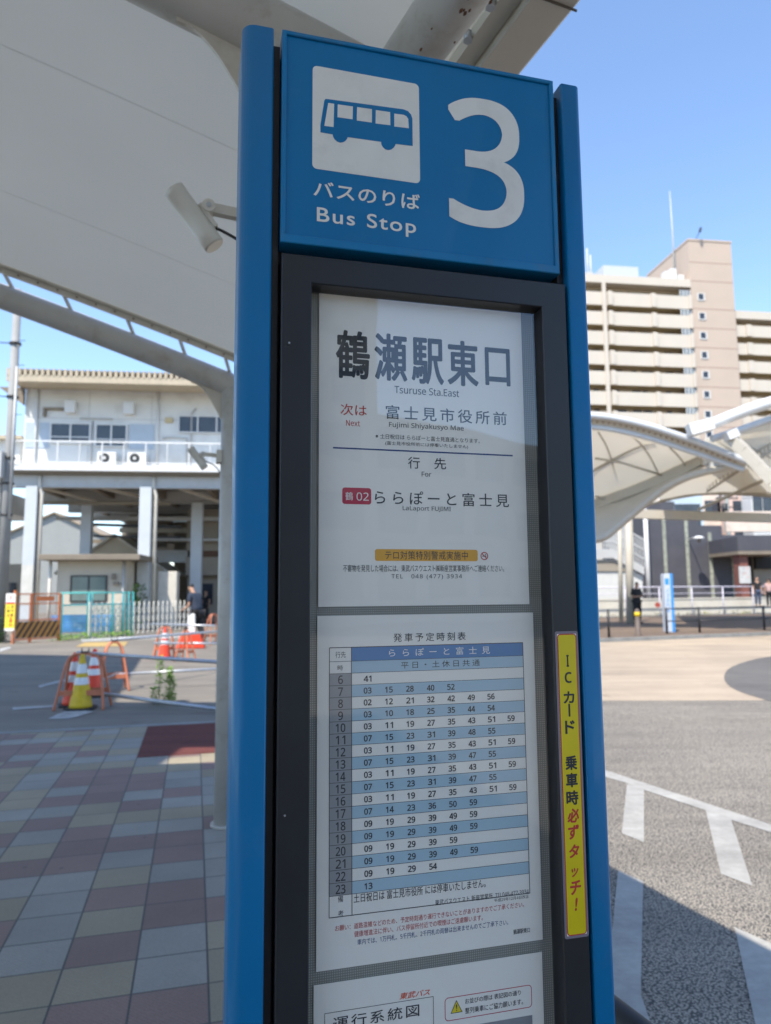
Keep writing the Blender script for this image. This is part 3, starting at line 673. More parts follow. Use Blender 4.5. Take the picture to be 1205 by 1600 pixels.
def profile_sweep(mb, prof, base, m=0):
    n_ = len(prof); A_ = [base + dg_ * Ls + sv * x + Vector((0, 0, z)) for x, z in prof]; B_ = [base + dg_ * Le + sv * x + Vector((0, 0, z)) for x, z in prof]
    mb.add(A_ + B_, [tuple(range(n_)), tuple(reversed(range(n_, 2 * n_)))] + [(i, i + n_, (i + 1) % n_ + n_, (i + 1) % n_) for i in range(n_)], m)
wdt = (e0 - a0).dot(sv)
profile_sweep(mb, [(-wdt, .0), (-.012, -.0), (0, .012), (0, .19), (-.02, .20), (-wdt, .20)], e0)
profile_sweep(mb, [(-wdt - .055, .03), (-wdt - .002, .03), (-wdt - .002, .20), (-wdt - .055, .20)], e0)
mb.build('box_gutter', CREAM, can)
mb = MB(); q = lng(845, 0, 3.09); s_ = (lng(905, 22, 3.07) - e0).dot(dg_)
c_ = e0 + dg_ * s_ + Vector((0, 0, -.0035)); mb.bar(c_ - sv * (wdt + .001), c_ + sv * .001, .004, .005)
mb.build('gutter_joint', mat('gutter_joint_dark', (.12, .10, .08), .8), can)  # dark bar marking the seam of the box gutter
mb = MB()
for s_ in (-.25, .02, .14, .42, .7):
    q = e0 + dg_ * s_ - sv * (wdt + .07) + Vector((0, 0, .045)); mb = MB(); mb.cyl(q, q - Vector((0, 0, .028)), .013, n=6); mb.build('bolt', GALV, can)
for k_, (dy, hgt) in enumerate(((-3.24, .07),)):
    mb = MB(); pts = [cp(-t, dy, az_(max(t, -.6)) + .15) for t in (-.52, -.3, -.15, 0)]
    for a, b in zip(pts, pts[1:]): mb.bar(a, b, .05, hgt)
    mb.build('purlin', GALV, can)

# floodlights on the two columns
def floodlight(loc, rz, label):
    f = thing('floodlight', label, 'floodlight', loc, rz, 'floodlights on the canopy columns')
    # local x along the arm (to the left), origin on the column face
    ax = Vector((.60, 0, -.80)).normalized(); c = Vector((-.160, -.01, .02)); h = .088
    top = c - ax * h; bot = c + ax * h
    mb = MB(); mb.tube([top, top + ax * .002, top + ax * .016, top + ax * .018, bot - ax * .046, bot - ax * .045, bot - ax * .003, bot], [.0245, .028, .028, .0272, .0272, .0277, .0277, .0255], 28); mb.build('housing', CREAM, f)
    mb = MB(); mb.cyl(bot + ax * .0002, bot + ax * .0022, .025, n=24); mb.build('lens', mat('lamp_lens', (.75, .66, .55), .3, var=.05), f)
    sd = Vector((.80, 0, .60)); q = c + sd * .027 + ax * .015
    mb = MB(); mb.bar(q - ax * .035 + sd * .004, q + ax * .035 + sd * .004, .026, .012)
    piv = q + sd * .020 - ax * .018; mb.cyl(piv + Vector((0, -.020, 0)), piv + Vector((0, .020, 0)), .017, n=20); mb.cyl(piv + Vector((0, -.022, 0)), piv + Vector((0, -.019, 0)), .0065, n=14, m=1)
    mb.bar(q - ax * .01, piv, .028, .02)
    mb.bar(piv, (-.0, 0, piv.z - .006), .022, .026); mb.box(-.03, .012, -.05, .05, piv.z - .06, piv.z + .03)
    mb.build('bracket', [CREAM, GALV], f)
    mb = MB(); mb.tube(smoothc([q + ax * .03, q + ax * .02 + Vector((.03, 0, -.015)), Vector((-.03, -.01, -.035)), Vector((0, -.01, -.085))]), .0042, 8); mb.build('cable', DKMET, f)
    return f
for (k, z, lb) in ((-3.4, 2.55, 'cream tube floodlight close beside the blue sign post, seen large'), (0, 2.545, 'small cream tube floodlight on the far column in front of the station balcony')):
    q = cp(-.0825, k, z); floodlight(q, radians(14.65), lb)

# unseen canopy added left of frame, outlined to cast the big roadway shadow
tc_ = thing('shadow_canopy', 'high flat canopy roof added out of frame on the left to cast the roadway shadow', 'canopy')
mb = MB(); mb.prism_z([(-4.0, 5.8), (-6.8, 5.9), (-8.95, 13.4), (-15, 15), (-16, -8), (-4.9, -8), (-4.9, 2.9), (-4.0, 2.9)], 8.0, 8.25); mb.build('roof', MEMB, tc_)
for x, y in ((-9.6, 6), (-9.6, -2), (-14, 6), (-14, -2)):
    mb = MB(); mb.cyl((x, y, 0), (x, y, 8), .12); mb.build('column', CREAM, tc_)

# black guard rail beside the sign on the road side
g = thing('guard_rail', 'black pipe guard rail beside the sign, corner of it showing at the bottom edge', 'guard rail')
x_, y_ = G(985, 1606, .80); d_ = Vector((sin(radians(-23)), cos(radians(-23)), 0)); q = Vector((x_, y_, .80))
mb = MB(); mb.tube([q + d_ * .28, q + d_ * .22, q - d_ * .9], [.026, .030, .030], 18); mb.build('top_rail', DKMET, g)
for s_ in (.18, -.8):
    mb = MB(); mb.cyl((q + d_ * s_).xy.to_3d(), q + d_ * s_, .024); mb.build('post', DKMET, g)

# ================================================================== PEOPLE
SKIN = mat('skin', (.42, .24, .16), .55, var=.05); HAIR = mat('black_hair', (.012, .010, .009), .5, var=.2, scale=60)
CLB = mat('black_cloth', (.014, .014, .017), .85, var=.2, scale=20, bump=.2); CLN = mat('navy_cloth', (.022, .032, .055), .85, var=.2, scale=20, bump=.2)
CLJ = mat('denim_cloth', (.05, .07, .12), .85, var=.2, scale=20); CLP = mat('pale_pink_cloth', (.45, .30, .29), .85, var=.1); SHOE = mat('dark_shoe', (.03, .028, .027), .6, var=.1)
def skinned(name, V, E_, R_, m, parent, sub=2):
    me = bpy.data.meshes.new(name); me.from_pydata(V, E_, []); o = bpy.data.objects.new(name, me); COL.objects.link(o)
    o.modifiers.new('skin', 'SKIN'); o.modifiers['skin'].use_smooth_shade = True
    for i, sv_ in enumerate(me.skin_vertices[0].data): sv_.radius = R_[i] if isinstance(R_[i], tuple) else (R_[i], R_[i]); sv_.use_root = (i == 0)
    sb = o.modifiers.new('sub', 'SUBSURF'); sb.levels = sb.render_levels = sub
    dg = bpy.context.evaluated_depsgraph_get(); m2 = bpy.data.meshes.new_from_object(o.evaluated_get(dg)); bpy.data.objects.remove(o)
    m2.materials.clear(); m2.materials.append(m); o = bpy.data.objects.new(name, m2); COL.objects.link(o); o.parent = parent
    return o
def person(loc, face_az, label, lean=0, head=(0, 0), LA=None, RA=None, LL=None, RL=None, shirt=CLB, trous=CLB, long_hair=False, hs=1.0, sleeve=.55, girth=1.0):
    """local frame: +y is where the person faces, +x is their right"""
    p = thing('person', label, 'person', loc, -radians(face_az))
    la = lambda z: lean * max(0, z - .92)
    J = {'pel': (0, 0, .95), 'wst': (0, la(1.08), 1.08), 'chs': (0, la(1.30), 1.30), 'nek': (0, la(1.46), 1.46), 'hdb': (head[0] * .4, la(1.52) + .01 + head[1] * .4, 1.545), 'hdm': (head[0] * .8, la(1.6) + .025 + head[1] * .8, 1.62), 'hdt': (head[0], la(1.68) + .02 + head[1], 1.69)}
    for sgn, A_, Lg, k in ((-1, LA, LL, 'l'), (1, RA, RL, 'r')):
        sh = (sgn * .17, la(1.40), 1.41); J[k + 'sh'] = sh
        el, wr_ = A_ if A_ else ((sgn * .22, la(1.1) - .02, 1.13), (sgn * .23, la(.9) + .05, .90)); J[k + 'el'] = el; J[k + 'wr'] = wr_
        d = (Vector(wr_) - Vector(el)).normalized(); J[k + 'ha'] = tuple(Vector(wr_) + d * .07)
        hip = (sgn * .09, 0, .90); kn, an = Lg if Lg else ((sgn * .10, .02, .50), (sgn * .10, -.02, .09))
        J[k + 'hi'] = hip; J[k + 'kn'] = kn; J[k + 'an'] = an; J[k + 'to'] = (an[0] + sgn * .02, an[1] + .14, .035)
    Rr = dict(pel=(.135, .10), wst=(.12, .095), chs=(.145, .105), nek=.055, hdb=.070, hdm=.088, hdt=.070)
    for k in 'lr': Rr.update({k + 'sh': .058, k + 'el': .040, k + 'wr': .027, k + 'ha': .030, k + 'hi': .085, k + 'kn': .056, k + 'an': .038, k + 'to': .032})
    Eg = [('pel', 'wst'), ('wst', 'chs'), ('chs', 'nek'), ('nek', 'hdb'), ('hdb', 'hdm'), ('hdm', 'hdt')]
    for k in 'lr': Eg += [('chs', k + 'sh'), (k + 'sh', k + 'el'), (k + 'el', k + 'wr'), (k + 'wr', k + 'ha'), ('pel', k + 'hi'), (k + 'hi', k + 'kn'), (k + 'kn', k + 'an'), (k + 'an', k + 'to')]
    ns = list(J); V = [J[x] for x in ns]; ed_ = [(ns.index(a), ns.index(b)) for a, b in Eg]
    # five fingers on each hand, gently curled, thumb from the side of the palm; nose and ears
    for k, sgn in (('l', -1), ('r', 1)):
        wv_ = Vector(J[k + 'wr']); hv = Vector(J[k + 'ha']); d = (hv - wv_).normalized(); s_ = d.cross(Vector((0, 0, 1)));
        s_ = s_.normalized() if s_.length > .2 else Vector((0, 1, 0)); cu = s_.cross(d).normalized() * -1
    body = skinned('body', V, ed_, [Rr[x] for x in ns], SKIN, p)
    mb = MB()
    for k, sgn in (('l', -1), ('r', 1)):
        wv_ = Vector(J[k + 'wr']); hv = Vector(J[k + 'ha']); d = (hv - wv_).normalized(); s_ = d.cross(Vector((0, 0, 1)))
        s_ = s_.normalized() if s_.length > .2 else Vector((0, 1, 0)); cu = Vector((-sgn, 0, -.3)).normalized()
        for i, ln in enumerate((.068, .078, .072, .056)):
            b_ = hv + s_ * (.026 - .0175 * i) + d * .012; mb.tube([b_, b_ + d * ln * .5 + cu * .006, b_ + d * ln + cu * .028], [.0092, .0085, .0065], 7)
        b_ = wv_ + d * .03 + s_ * .026; mb.tube([b_, b_ + d * .028 + s_ * .022, b_ + d * .062 + s_ * .026 + cu * .012], [.011, .0095, .0075], 7)
    hm = Vector(J['hdm']); mb.tube([hm + Vector((0, .072, .012)), hm + Vector((0, .100, -.014)), hm + Vector((0, .080, -.024))], [.008, .014, .009], 7)
    for sgn in (-1, 1): mb.tube([hm + Vector((sgn * .080, 0, .02)), hm + Vector((sgn * .090, -.008, 0)), hm + Vector((sgn * .080, 0, -.022))], [.010, .016, .008], 7)
    # merge fingers, nose and ears into the one body mesh
    bm_v = [tuple(v.co) for v in body.data.vertices]; bm_f = [tuple(q.vertices) for q in body.data.polygons]
    mm = MB(); mm.add(bm_v, bm_f, 0, True); mm.add(mb.v, mb.f, 0, True); bpy.data.objects.remove(body); mm.build('body', SKIN, p)
    kk = 1.16
    def lerp(a, b, t): return tuple(Vector(a).lerp(Vector(b), t))
    V = [J['chs'], J['wst'], (0, 0, .90), lerp(J['nek'], J['chs'], .25)]; R2 = [(.172 * girth, .128 * girth), (.150 * girth, .118 * girth), (.158 * girth, .122 * girth), .062]; ee = [(0, 1), (1, 2), (0, 3)]
    for k in 'lr':
        a = len(V); V += [J[k + 'sh'], lerp(J[k + 'sh'], J[k + 'el'], sleeve), lerp(J[k + 'sh'], J[k + 'el'], sleeve + .08)]; R2 += [.074 * girth, .062 * girth, .060 * girth]; ee += [(0, a), (a, a + 1), (a + 1, a + 2)]
    skinned('shirt', V, ee, R2, shirt, p)
    V = [(0, 0, .93)]; R2 = [(.150, .116)]; ee = []
    for k in 'lr':
        a = len(V); V += [J[k + 'hi'], J[k + 'kn'], lerp(J[k + 'kn'], J[k + 'an'], .93)]; R2 += [.102 * girth, .080 * girth, .070 * girth]; ee += [(0, a), (a, a + 1), (a + 1, a + 2)]
    skinned('trousers', V, ee, R2, trous, p)
    for k in 'lr':
        an = Vector(J[k + 'an']); to = Vector(J[k + 'to']); mb = MB()
        mb.tube([(an.x, an.y - .075, .045), (an.x, an.y - .03, .055), tuple(an.lerp(to, .6)[:2]) + (.045,), (to.x, to.y + .04, .030), (to.x, to.y + .065, .022)], [.030, .044, .046, .036, .015], 10, flat=.8); mb.build('shoe', SHOE, p)
    hb = Vector(J['hdm']); V = [hb + Vector((0, -.030, .01)), hb + Vector((0, -.012, .060)), hb + Vector((0, .028, .082))]; R2 = [.092, .092, .070]; ee = [(0, 1), (1, 2)]
    V = [tuple(v) for v in V]
    if long_hair: V.append(tuple(hb + Vector((0, -.07, -.12)))); R2.append(.07); ee.append((0, 3)); V.append(tuple(hb + Vector((0, -.08, -.24)))); R2.append(.05); ee.append((3, 4))
    skinned('hair', V, ee, R2, HAIR, p)
    p.scale = (hs, hs, hs)
    return p
gx = lambda *q: G(*q) + (0,)
# ================================================================== ROADWORKS ON THE LEFT
CONE_Y = mat('cone_yellow', (.62, .42, .01), .5, var=.12, scale=9, dirt=(.25, .18, .04), dscale=6); CONE_R = mat('cone_red', (.70, .055, .02), .5, var=.12, scale=9, dirt=(.3, .05, .02), dscale=6)
REFL = mat('reflective_band', (.66, .68, .70), .35, var=.12, scale=12); BARR = mat('barrier_orange', (.50, .165, .085), .5, var=.15, scale=9, dirt=(.30, .12, .07), dscale=7)
def cone(loc, m, label, h=.70, rz=0, group='traffic cones on the roadway'):
    c = thing('traffic_cone', label, 'traffic cone', loc, rz, group)
    z = [.03, .05, .32, .321, .43, .431, .475, .476, .60, .601, .70, .715]
    rb = lambda q: .155 - .125 * (q - .03) / .67
    mb = MB(); mb.tube([(0, 0, q * h / .7) for q in (.028, .06, .2, .35, .5, .65, .70, .712)], [rb(q) for q in (.028, .06, .2, .35, .5, .65, .70)] + [.022], 28); mb.build('body', m, c)
    for a, b in ((.325, .415), (.47, .59)):
        mb = MB(); mb.tube([(0, 0, q * h / .7) for q in (a, b)], [rb(a) + .003, rb(b) + .003], 28, cap=False); mb.build('reflective_band', REFL, c)
    mb = MB(); mb.prism_z([(cos(t) * .24 if False else x, y) for t, x, y in [(0, a * .2, b * .2) for a, b in ((-1, -.7), (-.7, -1), (.7, -1), (1, -.7), (1, .7), (.7, 1), (-.7, 1), (-1, .7))]], 0, .030); mb.build('base', RUBBER, c, bevel=.006)
    return c
cone(gx(126, 1108), CONE_Y, 'yellow traffic cone with two white bands in front of the red ones', .74, .2)
cone((W(115, 1090, 10.42).x, 10.42, 0), CONE_R, 'red traffic cone half hidden just left of the yellow cone', .74, .5)
cone((W(146, 1080, 11.35).x, 11.35, 0), CONE_R, 'red traffic cone standing behind the yellow cone and orange frame', .72, .1)
cone(gx(257, 1029), CONE_R, 'red and white traffic cone in the lit road under the arched frame', .74, .1)
cone(gx(297, 1012), CONE_R, 'far red and white cone beside the white folding gate', .80, .3)
def aframe(loc, rz, label, h=.76, wd=.44):
    """orange tubular barrier stand: two arched frames leaning together, a cross board and a pipe cradle on top"""
    a = thing('barrier_stand', label, 'barrier stand', loc, rz, 'orange tubular barrier stands')
    for s_ in (-1, 1):
        mb = MB(); pts = [(-wd / 2, s_ * .20, .0), (-wd / 2 + .05, s_ * .12, h * .45), (-wd / 2 + .10, s_ * .055, h * .85), (-wd / 2 + .16, s_ * .03, h * .97), (0, s_ * .022, h), (wd / 2 - .16, s_ * .03, h * .97), (wd / 2 - .10, s_ * .055, h * .85), (wd / 2 - .05, s_ * .12, h * .45), (wd / 2, s_ * .20, 0)]
        mb.tube(smoothc(pts, 2), .019, 10); mb.build('leg_frame', BARR, a)
        mb = MB(); y = s_ * .145; mb.bar((-wd / 2 + .03, y, h * .30), (wd / 2 - .03, y, h * .30), .02, .07); mb.build('cross_board', BARR, a)
    mb = MB(); mb.bar((-.05, 0, h + .01), (.05, 0, h + .01), .08, .03); mb.tube([(-.04, 0, h), (-.05, 0, h + .07)], .008, 6); mb.tube([(.04, 0, h), (.05, 0, h + .07)], .008, 6); mb.build('pipe_cradle', DKMET, a)
    return a
aframe((W(131, 1080, 10.2).x, 10.2, 0), .1, 'orange tubular stand straddling the yellow cone', .76, .66)
aframe((W(176, 1080, 12.0).x, 12.0, 0), .5, 'orange tubular stand with cross boards right behind the yellow cone', .80, .46)
aframe(gx(257, 1027), .2, 'orange tubular stand arched over the lit red and white cone', .76, .50)
aframe((-4.72, 16.9, 0), 1.2, 'orange tubular stand to the right of the arched cone', .76, .30)
aframe(gx(333, 1008), .9, 'orange tubular stand beside the grey column, far side', .95, .5)
def pipe_rail(a, b, r, label):
    o = MB(); o.cyl(a, b, r, n=12); o = o.build('barrier_pipe', GALV); tag(o, label, 'pipe', 'steel barrier pipes')
pipe_rail((-4.42, 10.30, .76), (-2.0, 9.62, .66), .026, 'upper steel pipe from the yellow cone to the grey column')
pipe_rail((-4.17, 10.30, .20), (-2.0, 9.62, .03), .026, 'lower steel pipe sloping down from the yellow cone')
pipe_rail((-4.55, 12.05, .83), (-2.75, 16.2, .80), .024, 'steel pipe running from the second stand towards the red cone')
pipe_rail((-4.52, 12.0, .26), (-2.45, 12.6, .30), .022, 'whitish steel pipe low behind the weeds')
pipe_rail((-5.6, 17.3, .40), (-3.9, 16.8, .42), .024, 'bright steel pipe low beyond the arched cone')
pipe_rail((-6.1, 18.6, .80), (-4.2, 17.6, .79), .024, 'farthest bright steel pipe, level with the stands, by the person')
pipe_rail((-4.8, 10.75, .10), (-4.45, 11.95, .28), .020, 'short pale pipe slanting between the two nearest stands')
# low red plastic barrier, weeds
rb = thing('plastic_barrier', 'low red plastic barrier in front of the person in navy', 'barrier', gx(298, 1013), .1)
mb = MB(); mb.prism_y([(-.42, 0), (.42, 0), (.34, .22), (.26, .46), (-.26, .46), (-.34, .22)], -.12, .12); mb.build('body', CONE_R, rb, bevel=.03)
mb = MB(); mb.prism_y([(-.12, .47), (.12, .47), (.09, .95), (-.09, .95)], -.03, .03); mb.build('banner', mat('banner_white', (.72, .70, .66), .6), rb)
LEAF = mat('leaf_green', (.24, .40, .07), .6, var=.35, scale=12, transl=.35); LEAFD = mat('leaf_dark_green', (.045, .10, .02), .6, var=.35, scale=6); STEM = mat('stem_green', (.12, .16, .05), .7)
def leaves(mb, base, n, rad, h0, h1, sz, m=0):
    for _ in range(n):
        z = random.uniform(h0, h1); a = random.uniform(0, 2 * pi); r = rad * math.sqrt(random.random()) * (1.1 - .6 * (z - h0) / (h1 - h0))
        c = Vector((base[0] + r * cos(a), base[1] + r * sin(a), z)); d = Vector((cos(a), sin(a), random.uniform(-.4, .8))).normalized() * sz * random.uniform(.6, 1.3)
        s_ = d.cross(Vector((random.uniform(-.3, .3), random.uniform(-.3, .3), 1))).normalized() * d.length * .28
        mb.add([c, c + d * .5 + s_, c + d, c + d * .5 - s_], [(0, 1, 2, 3)], m)
wd_ = thing('weed_plant', 'green weed with two tall leafy stems growing from the road edge', 'weed', gx(255, 1101))
for x, y, h, k in ((-.06, .0, .70, 110), (.07, .03, .52, 140), (.13, 0, .40, 60), (-.15, .02, .25, 40)):
    mb = MB(); mb.tube([(x, y, 0), (x * 1.05, y, h * .5), (x * 1.1 + .01, y, h)], [.006, .005, .003], 6); st_o = mb.build('stem', STEM, wd_)
    mb = MB(); leaves(mb, (x, y), int(k * 2.2), .04, .04, h, .055); mb.build('leaves', LEAF, wd_)

# ================================================================== STATION BUILDING (left background)
SO, SAZ = (-11.5, 32.0), 83.5
SRZ = pi / 2 - radians(SAZ)
PW = mat('station_white_wall', (.62, .62, .60), .6, var=.04, scale=1.2, dirt=(.40, .38, .34), dscale=.9, damt=.5)
PANEL = mat('pale_blue_panel', (.38, .44, .50), .6, var=.05); ROOFM = mat('tan_corrugated_roof', (.42, .35, .25), .55, var=.1, scale=3)
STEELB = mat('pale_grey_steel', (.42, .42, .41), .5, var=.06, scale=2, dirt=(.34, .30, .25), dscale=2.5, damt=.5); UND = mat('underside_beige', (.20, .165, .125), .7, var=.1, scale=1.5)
GLD = mat('dark_window_glass', (.035, .042, .055), .12, var=.3, scale=1.2); GRL = mat('greenish_window_glass', (.12, .17, .16), .2, var=.2, scale=1)
sb = thing('station_building', 'white elevated station building with corrugated eaves, balcony and steel columns', 'station building', (SO[0], SO[1], 0), SRZ)
x0, x1 = -5.6, 9.0
mb = MB(); mb.box(-5.42, x1, 1.5, 9, 7.46, 11.45); wl = mb.build('wall', PW, sb)
mb = MB()
for x in (-2.5, .4, 3.6, 6.5): mb.box(x - .012, x + .012, 1.492, 1.5, 7.5, 11.2)
mb.box(-5.4, x1, 1.49, 1.5, 9.9, 9.93); mb.build('wall_joint', STEELB, wl)
# corrugated roof with saw-tooth ends
mb = MB(); nco = 64; pit_ = (x1 + 1.2 - x0) / nco
top = []
for i in range(nco + 1): xx = x0 + i * pit_; top += [(xx, 11.74 - .035 * i * 0), (xx + pit_ * .42, 11.74), (xx + pit_ * .58, 11.52)]
P_ = [(x, z) for x, z in top]; P_ = [p for p in P_ if p[0] <= x1 + 1.2]
vs = [(x, -.35, z - .0) for x, z in P_] + [(x, 4.0, z + .55) for x, z in P_] ; N_ = len(P_)
mb.add(vs, [(i, i + 1, N_ + i + 1, N_ + i) for i in range(N_ - 1)])
mb.add([(x, y, z - .02) for x, y, z in vs], [(i, N_ + i, N_ + i + 1, i + 1) for i in range(N_ - 1)])
for i in range(nco):
    xx = x0 + i * pit_; mb.add([(xx, -.352, 11.42), (xx + pit_ * .58, -.352, 11.42), (xx + pit_ * .42, -.352, 11.74), (xx, -.352, 11.74)], [(0, 1, 2, 3)])
mb.build('roof', ROOFM, sb)
mb = MB(); mb.box(x0, x1 + 1, -.33, -.20, 11.14, 11.45); mb.box(x0, x1 + 1, -.19, 1.49, 11.30, 11.40); mb.build('eave', ROOFM, sb)
mb = MB(); mb.prism_y([(-5.42, 10.45), (-5.42, 11.29), (-6.55, 11.29)][::-1], 1.2, 1.45); mb.build('eave_bracket', UND, sb)
mb = MB(); mb.box(-5.55, x1 + 4, 0, 22, 7.14, 7.44); mb.box(-6.9, -5.56, .3, 5, 7.14, 7.44); mb.build('balcony_slab', WHITE, sb)
rl = MB(); rl.box(-5.5, x1, .05, .10, 8.46, 8.53); rl.box(-5.5, x1, .06, .09, 7.52, 7.56); rail = rl.build('balcony_rail', WHITE, sb)
mb = MB()
for i in range(12):
    mb = MB(); x = -5.35 + i * .97; ww = .035 if i % 2 else .055; mb.box(x, x + ww, .05, .12, 7.44, 8.46); mb.build('rail_post', WHITE, sb)
for (a, b, c, d, nm) in ((-4.2, -2.4, 8.72, 9.62, 2), (-2.14, -.72, 8.60, 9.60, 2), (1.70, 4.4, 9.34, 10.10, 3), (4.7, 7.2, 9.34, 10.10, 3)):
    mb = MB(); mb.box(a, b, 1.44, 1.497, c, d); wn_ = mb.build('window', GLD, sb)
    mb = MB(); ww = .055
    mb.box(a - ww, b + ww, 1.40, 1.46, d, d + ww); mb.box(a - ww, b + ww, 1.40, 1.46, c - ww, c)
    for i in range(nm + 1): x = a + (b - a) * i / nm; mb.box(x - ww * .6, x + ww * .6, 1.40, 1.44, c, d)
    if nm == 2: mb.box(a, b, 1.425, 1.439, c + (d - c) * .28, c + (d - c) * .33)
    mb.build('window_frame', WHITE, wn_)
for a, b in ((-5.36, -4.90), (-4.72, -4.26), (-.6, .55)): mb = MB(); mb.box(a, b, 1.47, 1.497, 8.45, 9.68); mb.build('wall_panel', PANEL, sb)
for x in (-4.86, .72): mb = MB(); mb.cyl((x, 1.42, 7.45), (x, 1.42, 11.3), .05); mb.build('downpipe', WHITE, sb)
for x in (-3.30, -.62): mb = MB(); mb.box(x - .24, x + .24, 1.14, 1.497, 10.12, 10.72); mb.build('vent_hood', WHITE, sb, bevel=.02)
mb = MB(); mb.prism_y([(-4.55, 9.95), (-4.45, 9.95), (-4.45, 10.28), (-3.66, 10.28), (-3.62, 10.38), (-4.55, 10.38)], 1.3, 1.49); mb.build('awning_bracket', UND, sb)
for pts in ([(.95, 1.44, 9.0), (1.2, 1.44, 9.05), (2.1, 1.44, 9.02), (2.12, 1.44, 7.5)], [(2.5, 1.44, 10.5), (2.3, 1.44, 10.3), (2.3, 1.44, 7.5)], [(-2.9, 1.44, 9.9), (-1.4, 1.44, 9.9)], [(-2.32, 1.44, 9.8), (-2.32, 1.44, 7.6)]): mb = MB(); mb.tube(pts, .035, 6); mb.build('conduit', STEELB, sb)
mb = MB(); mb.box(1.05, 1.42, 1.40, 1.49, 9.78, 10.02); mb.build('wall_lamp', mat('lamp_tan', (.45, .36, .2), .5), sb)
for x in (-1.35, .02):
    mb = MB(); mb.box(x - .55, x + .30, .95, 1.30, 7.60, 8.20); ac = mb.build('air_conditioner', WHITE, sb, bevel=.02)
    mb = MB(); mb.cyl((x - .22, .949, 7.92), (x - .22, .935, 7.92), .23, n=26); mb.build('fan_grille', DKMET, ac)
    mb = MB(); mb.cyl((x - .22, .934, 7.92), (x - .22, .925, 7.92), .07, n=16); mb.build('fan_hub', WHITE, ac)
# deck structure
for (a, b, z0_, z1_, y0_, y1_) in ((-5.5, x1, 6.48, 7.02, .55, .80), (-5.5, x1, 6.30, 6.9, 4.6, 4.9), (-5.5, x1, 6.2, 6.9, 8.4, 8.7), (-5.5, x1, 6.2, 6.9, 13, 13.3), (-5.5, x1 + 4, 5.9, 6.9, 21, 21.3)):
    mb = MB(); mb.box(a, b, y0_, y1_, z0_, z1_); mb.box(a, b, y0_ - .1, y1_ + .1, z0_ - .04, z0_ + .002 - .003); mb.build('deck_beam', STEELB, sb)
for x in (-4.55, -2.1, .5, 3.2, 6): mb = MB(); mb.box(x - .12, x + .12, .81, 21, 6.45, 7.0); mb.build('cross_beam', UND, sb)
for a, b in ((-4.4, -2.9), (-1.6, .3), (1.9, 3.4)): mb = MB(); mb.bar((a, .9, 6.5), (b, 4.4, 6.3), .16, .12); mb.build('deck_brace', CREAM, sb)
COLW = mat('column_pale_blue', (.47, .50, .52), .5, var=.05, scale=1.5)
for x, y, w_, h in ((-4.79, .35, .50, 6.47), (.22, .35, .52, 6.47), (5.4, .35, .52, 6.47), (-3.6, 4.5, .50, 6.3), (1.9, 4.6, .55, 6.3), (6.6, 4.6, .5, 6.3), (-6.9, 2.0, .34, 7.1)):
    mb = MB(); mb.box(x, x + w_, y, y + w_, 0, h); c = mb.build('column', COLW, sb)
    if y < 1: mb = MB(); mb.box(x - .002, x + w_ + .002, y - .006, y - .001, 1.1, 2.9); mb.build('column_sheet', mat('column_plaster', (.52, .51, .47), .8, var=.08), sb)
for x in (-4.12, .93): mb = MB(); mb.tube([(x, .5, 0), (x, .5, 6.1), (x - .12, .5, 6.5), (x - .12, .5, 7.0)], .075, 10); mb.build('drain_pipe', CREAM, sb)
# lower rooms seen between the columns
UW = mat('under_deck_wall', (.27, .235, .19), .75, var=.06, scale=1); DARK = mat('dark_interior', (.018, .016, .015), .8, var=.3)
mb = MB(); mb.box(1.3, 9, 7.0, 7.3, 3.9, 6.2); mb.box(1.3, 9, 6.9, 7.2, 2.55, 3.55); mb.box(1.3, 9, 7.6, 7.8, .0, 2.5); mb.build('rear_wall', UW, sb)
mb = MB(); mb.box(1.5, 3.1, 7.05, 7.28, 3.56, 3.89); mb.build('rear_shutter', mat('brown_shutter', (.10, .05, .03), .7), sb)
for a in (3.25, 4.0, 4.9): mb = MB(); mb.box(a, a + .45, 7.0, 7.25, 3.56, 3.89); mb.build('rear_opening', DARK, sb)
mb = MB(); mb.box(1.45, 2.7, 7.52, 7.599, .95, 2.1); mb.build('rear_window', GLD, sb)
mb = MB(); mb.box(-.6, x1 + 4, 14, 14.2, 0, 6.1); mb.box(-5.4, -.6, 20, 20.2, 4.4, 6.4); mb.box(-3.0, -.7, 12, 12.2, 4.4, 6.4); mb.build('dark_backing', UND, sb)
mb = MB(); mb.box(-1.4, 1.2, 8.0, 8.2, 3.3, 4.0); mb.build('rear_beam', STEELB, sb)
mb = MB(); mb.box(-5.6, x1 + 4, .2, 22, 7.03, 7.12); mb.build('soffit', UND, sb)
for i, (a, b, y, z, th) in enumerate(((-5.4, 1.2, 2.6, 5.9, .16), (-5.4, 3.2, 6.2, 5.5, .20), (-3.2, 9, 10.5, 5.2, .28), (-5.4, 9, 12.5, 4.7, .22), (-1, 9, 6.4, 4.4, .14))): mb = MB(); mb.box(a, b, y, y + .2, z, z + th); mb.build('duct', (UND, STEELB, CREAM)[i % 3], sb)
for x, y in ((-.9, 6.5), (-2.0, 12.4), (.9, 12.4), (3.1, 10.4)): mb = MB(); mb.box(x, x + .38, y, y + .38, 0, 6.3); mb.build('inner_column', STEELB, sb)
mb = MB(); mb.box(1.0, 1.85, 1.1, 1.8, 0, 2.6); mb.build('equipment_cabinet', CREAM, sb, bevel=.02)
mb = MB(); mb.bar((-3.4, 5.5, 5.2), (1.2, 5.8, 5.1), .12, .16); mb.bar((-3.4, 5.5, 4.6), (1.2, 5.8, 4.55), .10, .10); mb.build('cable_tray', DKMET, sb)
